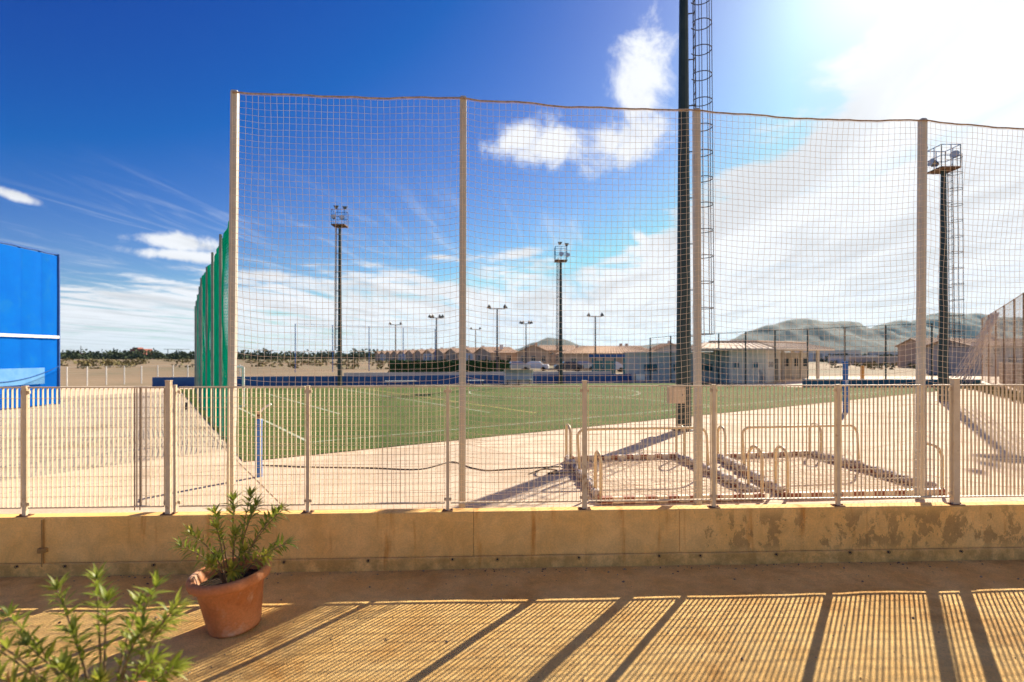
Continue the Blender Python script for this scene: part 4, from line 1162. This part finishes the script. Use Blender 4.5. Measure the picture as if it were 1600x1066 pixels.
# ------------------------------------------------------------------ potted plants
def leaf_mesh(name, m, bend=0.22):
    vs_ = []; n = 6
    wd_ = [0.03, .55, .95, 1.0, .7, .32, 0.0]
    for i in range(n + 1):
        t = i / n; z = bend * (t - t * t * 1.5); w = .085 * wd_[i]
        vs_ += [(t, -w, z + .25 * w), (t, 0, z), (t, w, z + .25 * w)]
    fs = []
    for i in range(n):
        a = i * 3
        fs += [(a, a + 3, a + 4, a + 1), (a + 1, a + 4, a + 5, a + 2)]
    return MB().add(vs_, fs).mesh(name, m, True)
LG, LY = leaf_mesh('leaf', 'leaf_green'), leaf_mesh('leaf', 'leaf_yellow', .1)
LG2 = leaf_mesh('leaf', 'leaf_green', -.15)
LD = leaf_mesh('leaf', 'leaf_dry', -.5)
LG3 = leaf_mesh('leaf', 'leaf_green', .6)
def plant(label, loc, tilt, stems, nleaf_tip, leaf_len, seed, cap_leaves, shift=0.0, drop=0.0):
    rnd = random.Random(seed)
    o = thing('potted_plant', label, 'potted plant', loc)
    o.rotation_euler = tilt
    prof_ = [(0.0, 0.012), (0.185, 0.012), (0.200, 0.0), (0.205, 0.02), (0.262, 0.385), (0.285, 0.392), (0.312, 0.402), (0.322, 0.425), (0.322, 0.455), (0.308, 0.478), (0.285, 0.484), (0.268, 0.474), (0.262, 0.44), (0.245, 0.30), (0.0, 0.30)]
    pot = MB().lathe(prof_, 40).part('pot', 'terracotta', o, smooth=True)
    mb = MB()
    for j in range(7):
        for i in range(20):
            r = .258 * j / 6; a = 2 * math.pi * i / 20
            mb.v.append((r * math.cos(a), r * math.sin(a), .375 + .03 * mn.noise(Vector((r * 9 * math.cos(a), r * 9 * math.sin(a), seed)))))
    for j in range(6):
        for i in range(20): mb.f.append((j * 20 + i, j * 20 + (i + 1) % 20, (j + 1) * 20 + (i + 1) % 20, (j + 1) * 20 + i))
    mb.part('soil', 'soil', o)
    count = 0; extra = []
    stems = sorted(stems, key=lambda q: q[1])
    for (tx, ty, tz, bx_, by_) in stems:
        b0 = Vector((bx_, by_, .37)); tip = Vector((tx + shift, ty, tz - drop))
        mid = b0.lerp(tip, .5) + Vector((-.25 * (tx - bx_) , -.2 * (ty - by_), .06))
        pts = [(b0 * (1 - t) ** 2 + mid * 2 * t * (1 - t) + tip * t * t) for t in [i / 9 for i in range(10)]]
        MB().tube(pts, [.008 - .005 * i / 9 for i in range(10)], 6).part('stem', 'stem', o)
        spots = [(1.0, nleaf_tip), (.94, nleaf_tip * .7), (.87, nleaf_tip * .6), (.79, nleaf_tip * .5), (.70, 4), (.60, 3), (.48, 3)]
        ax = (pts[-1] - pts[-3]).normalized()
        for t, n in spots:
            p = b0 * (1 - t) ** 2 + mid * 2 * t * (1 - t) + tip * t * t
            n = int(round(n)); ph = rnd.uniform(0, 6.3)
            for q in range(n):
                a = ph + 6.283 * q / n + rnd.uniform(-.3, .3)
                side = ax.orthogonal().normalized(); side.rotate(Matrix.Rotation(a, 3, ax))
                spread = rnd.uniform(.35, .95) if t > .95 else rnd.uniform(.8, 1.4)
                d = (ax * math.cos(spread) + side * math.sin(spread)).normalized()
                rot = d.to_track_quat('X', 'Z').to_euler()
                L = leaf_len * rnd.uniform(.65, 1.15)
                me = rnd.choice((LG, LG2, LY, LY, LY) if t > .85 else (LG, LG3, LG2, LY, LY, LD)); sc = (L, L * rnd.uniform(0.85, 1.35), L)
                if count < cap_leaves: obj('leaf', me, o, p, rot, sc)
                else: extra.append((p, rot, sc))
                count += 1
    mb = MB()
    for p, rot, sc in extra:
        M = Matrix.LocRotScale(p, rot, Vector(sc))
        mb.add([M @ v.co for v in LG.vertices], [tuple(f.vertices) for f in LG.polygons])
    tag(mb.part('small_foliage', 'leaf_green', o, True), kind='stuff')
st1 = [(-.46, .0, .80, -.06, 0), (-.30, -.10, .93, -.05, .03), (-.22, .12, 1.02, -.04, .05), (-.12, -.05, .95, -.02, -.04), (-.04, .10, 1.12, 0, .04), (.05, -.08, .90, .02, -.03),
       (.10, .12, 1.14, .03, .05), (.20, .0, 1.10, .04, .0), (.30, .08, .98, .05, .03), (.42, -.02, 1.05, .06, .0), (.40, .05, .74, .07, .02), (.30, -.12, .72, .06, -.04), (-.14, -.16, .70, -.03, -.05), (.02, -.14, .62, .0, -.06), (-.20, .02, .68, -.05, .0), (.10, -.05, .74, .03, -.02)]
plant('upright terracotta pot with a bushy narrow-leaved plant by the wall', (-2.35, 4.62, 0.012), (R(3), R(-4.5), R(0)), st1, 13, .115, 4, 300, 0.08, 0.09)
rs = random.Random(9)
st2 = []
for (tx, ty, tz) in ((-.52, .2, 1.0), (-.05, .05, .98), (.3, .3, .95), (.1, .32, 1.0), (-.35, -.2, .95), (.42, .12, .76), (-.62, .10, .95), (-.45, -.05, 1.05), (-.30, .25, 1.12), (-.12, .30, 1.16), (.05, .15, 1.10), (.22, .28, 1.12), (.38, .20, 1.05), (.36, .05, .84), (.20, -.10, .82), (.02, -.10, .88), (-.20, -.12, .80), (-.42, -.18, .78),
                     (.34, -.08, .66), (-.05, -.24, .66), (.26, .10, .96), (-.62, -.05, .74), (-.28, .05, .92), (.12, -.2, .6)):
    st2.append((tx, ty, tz, tx * .15, ty * .15))
plant('terracotta pot with a leggy green plant cut off at the lower left corner', (-2.06, 2.74, 0.0), (0, 0, 0), st2, 15, .105, 21, 300, -0.14, 0.11)

# ------------------------------------------------------------------ air
hz = bpy.data.materials.new('haze_air'); hz.use_nodes = True
ht = hz.node_tree; ht.nodes.clear()
ho = ht.nodes.new('ShaderNodeOutputMaterial'); pv = ht.nodes.new('ShaderNodeVolumePrincipled')
pv.inputs['Color'].default_value = (0.45, 0.78, 1.0, 1)
pv.inputs['Density'].default_value = 0.000035
pv.inputs['Anisotropy'].default_value = 0.3
ht.links.new(pv.outputs[0], ho.inputs['Volume'])
MATS['haze_air'] = hz
tag(MB().box((0, 2950, 149.5), (12200, 12200, 303)).part('haze', 'haze_air'), kind='stuff')
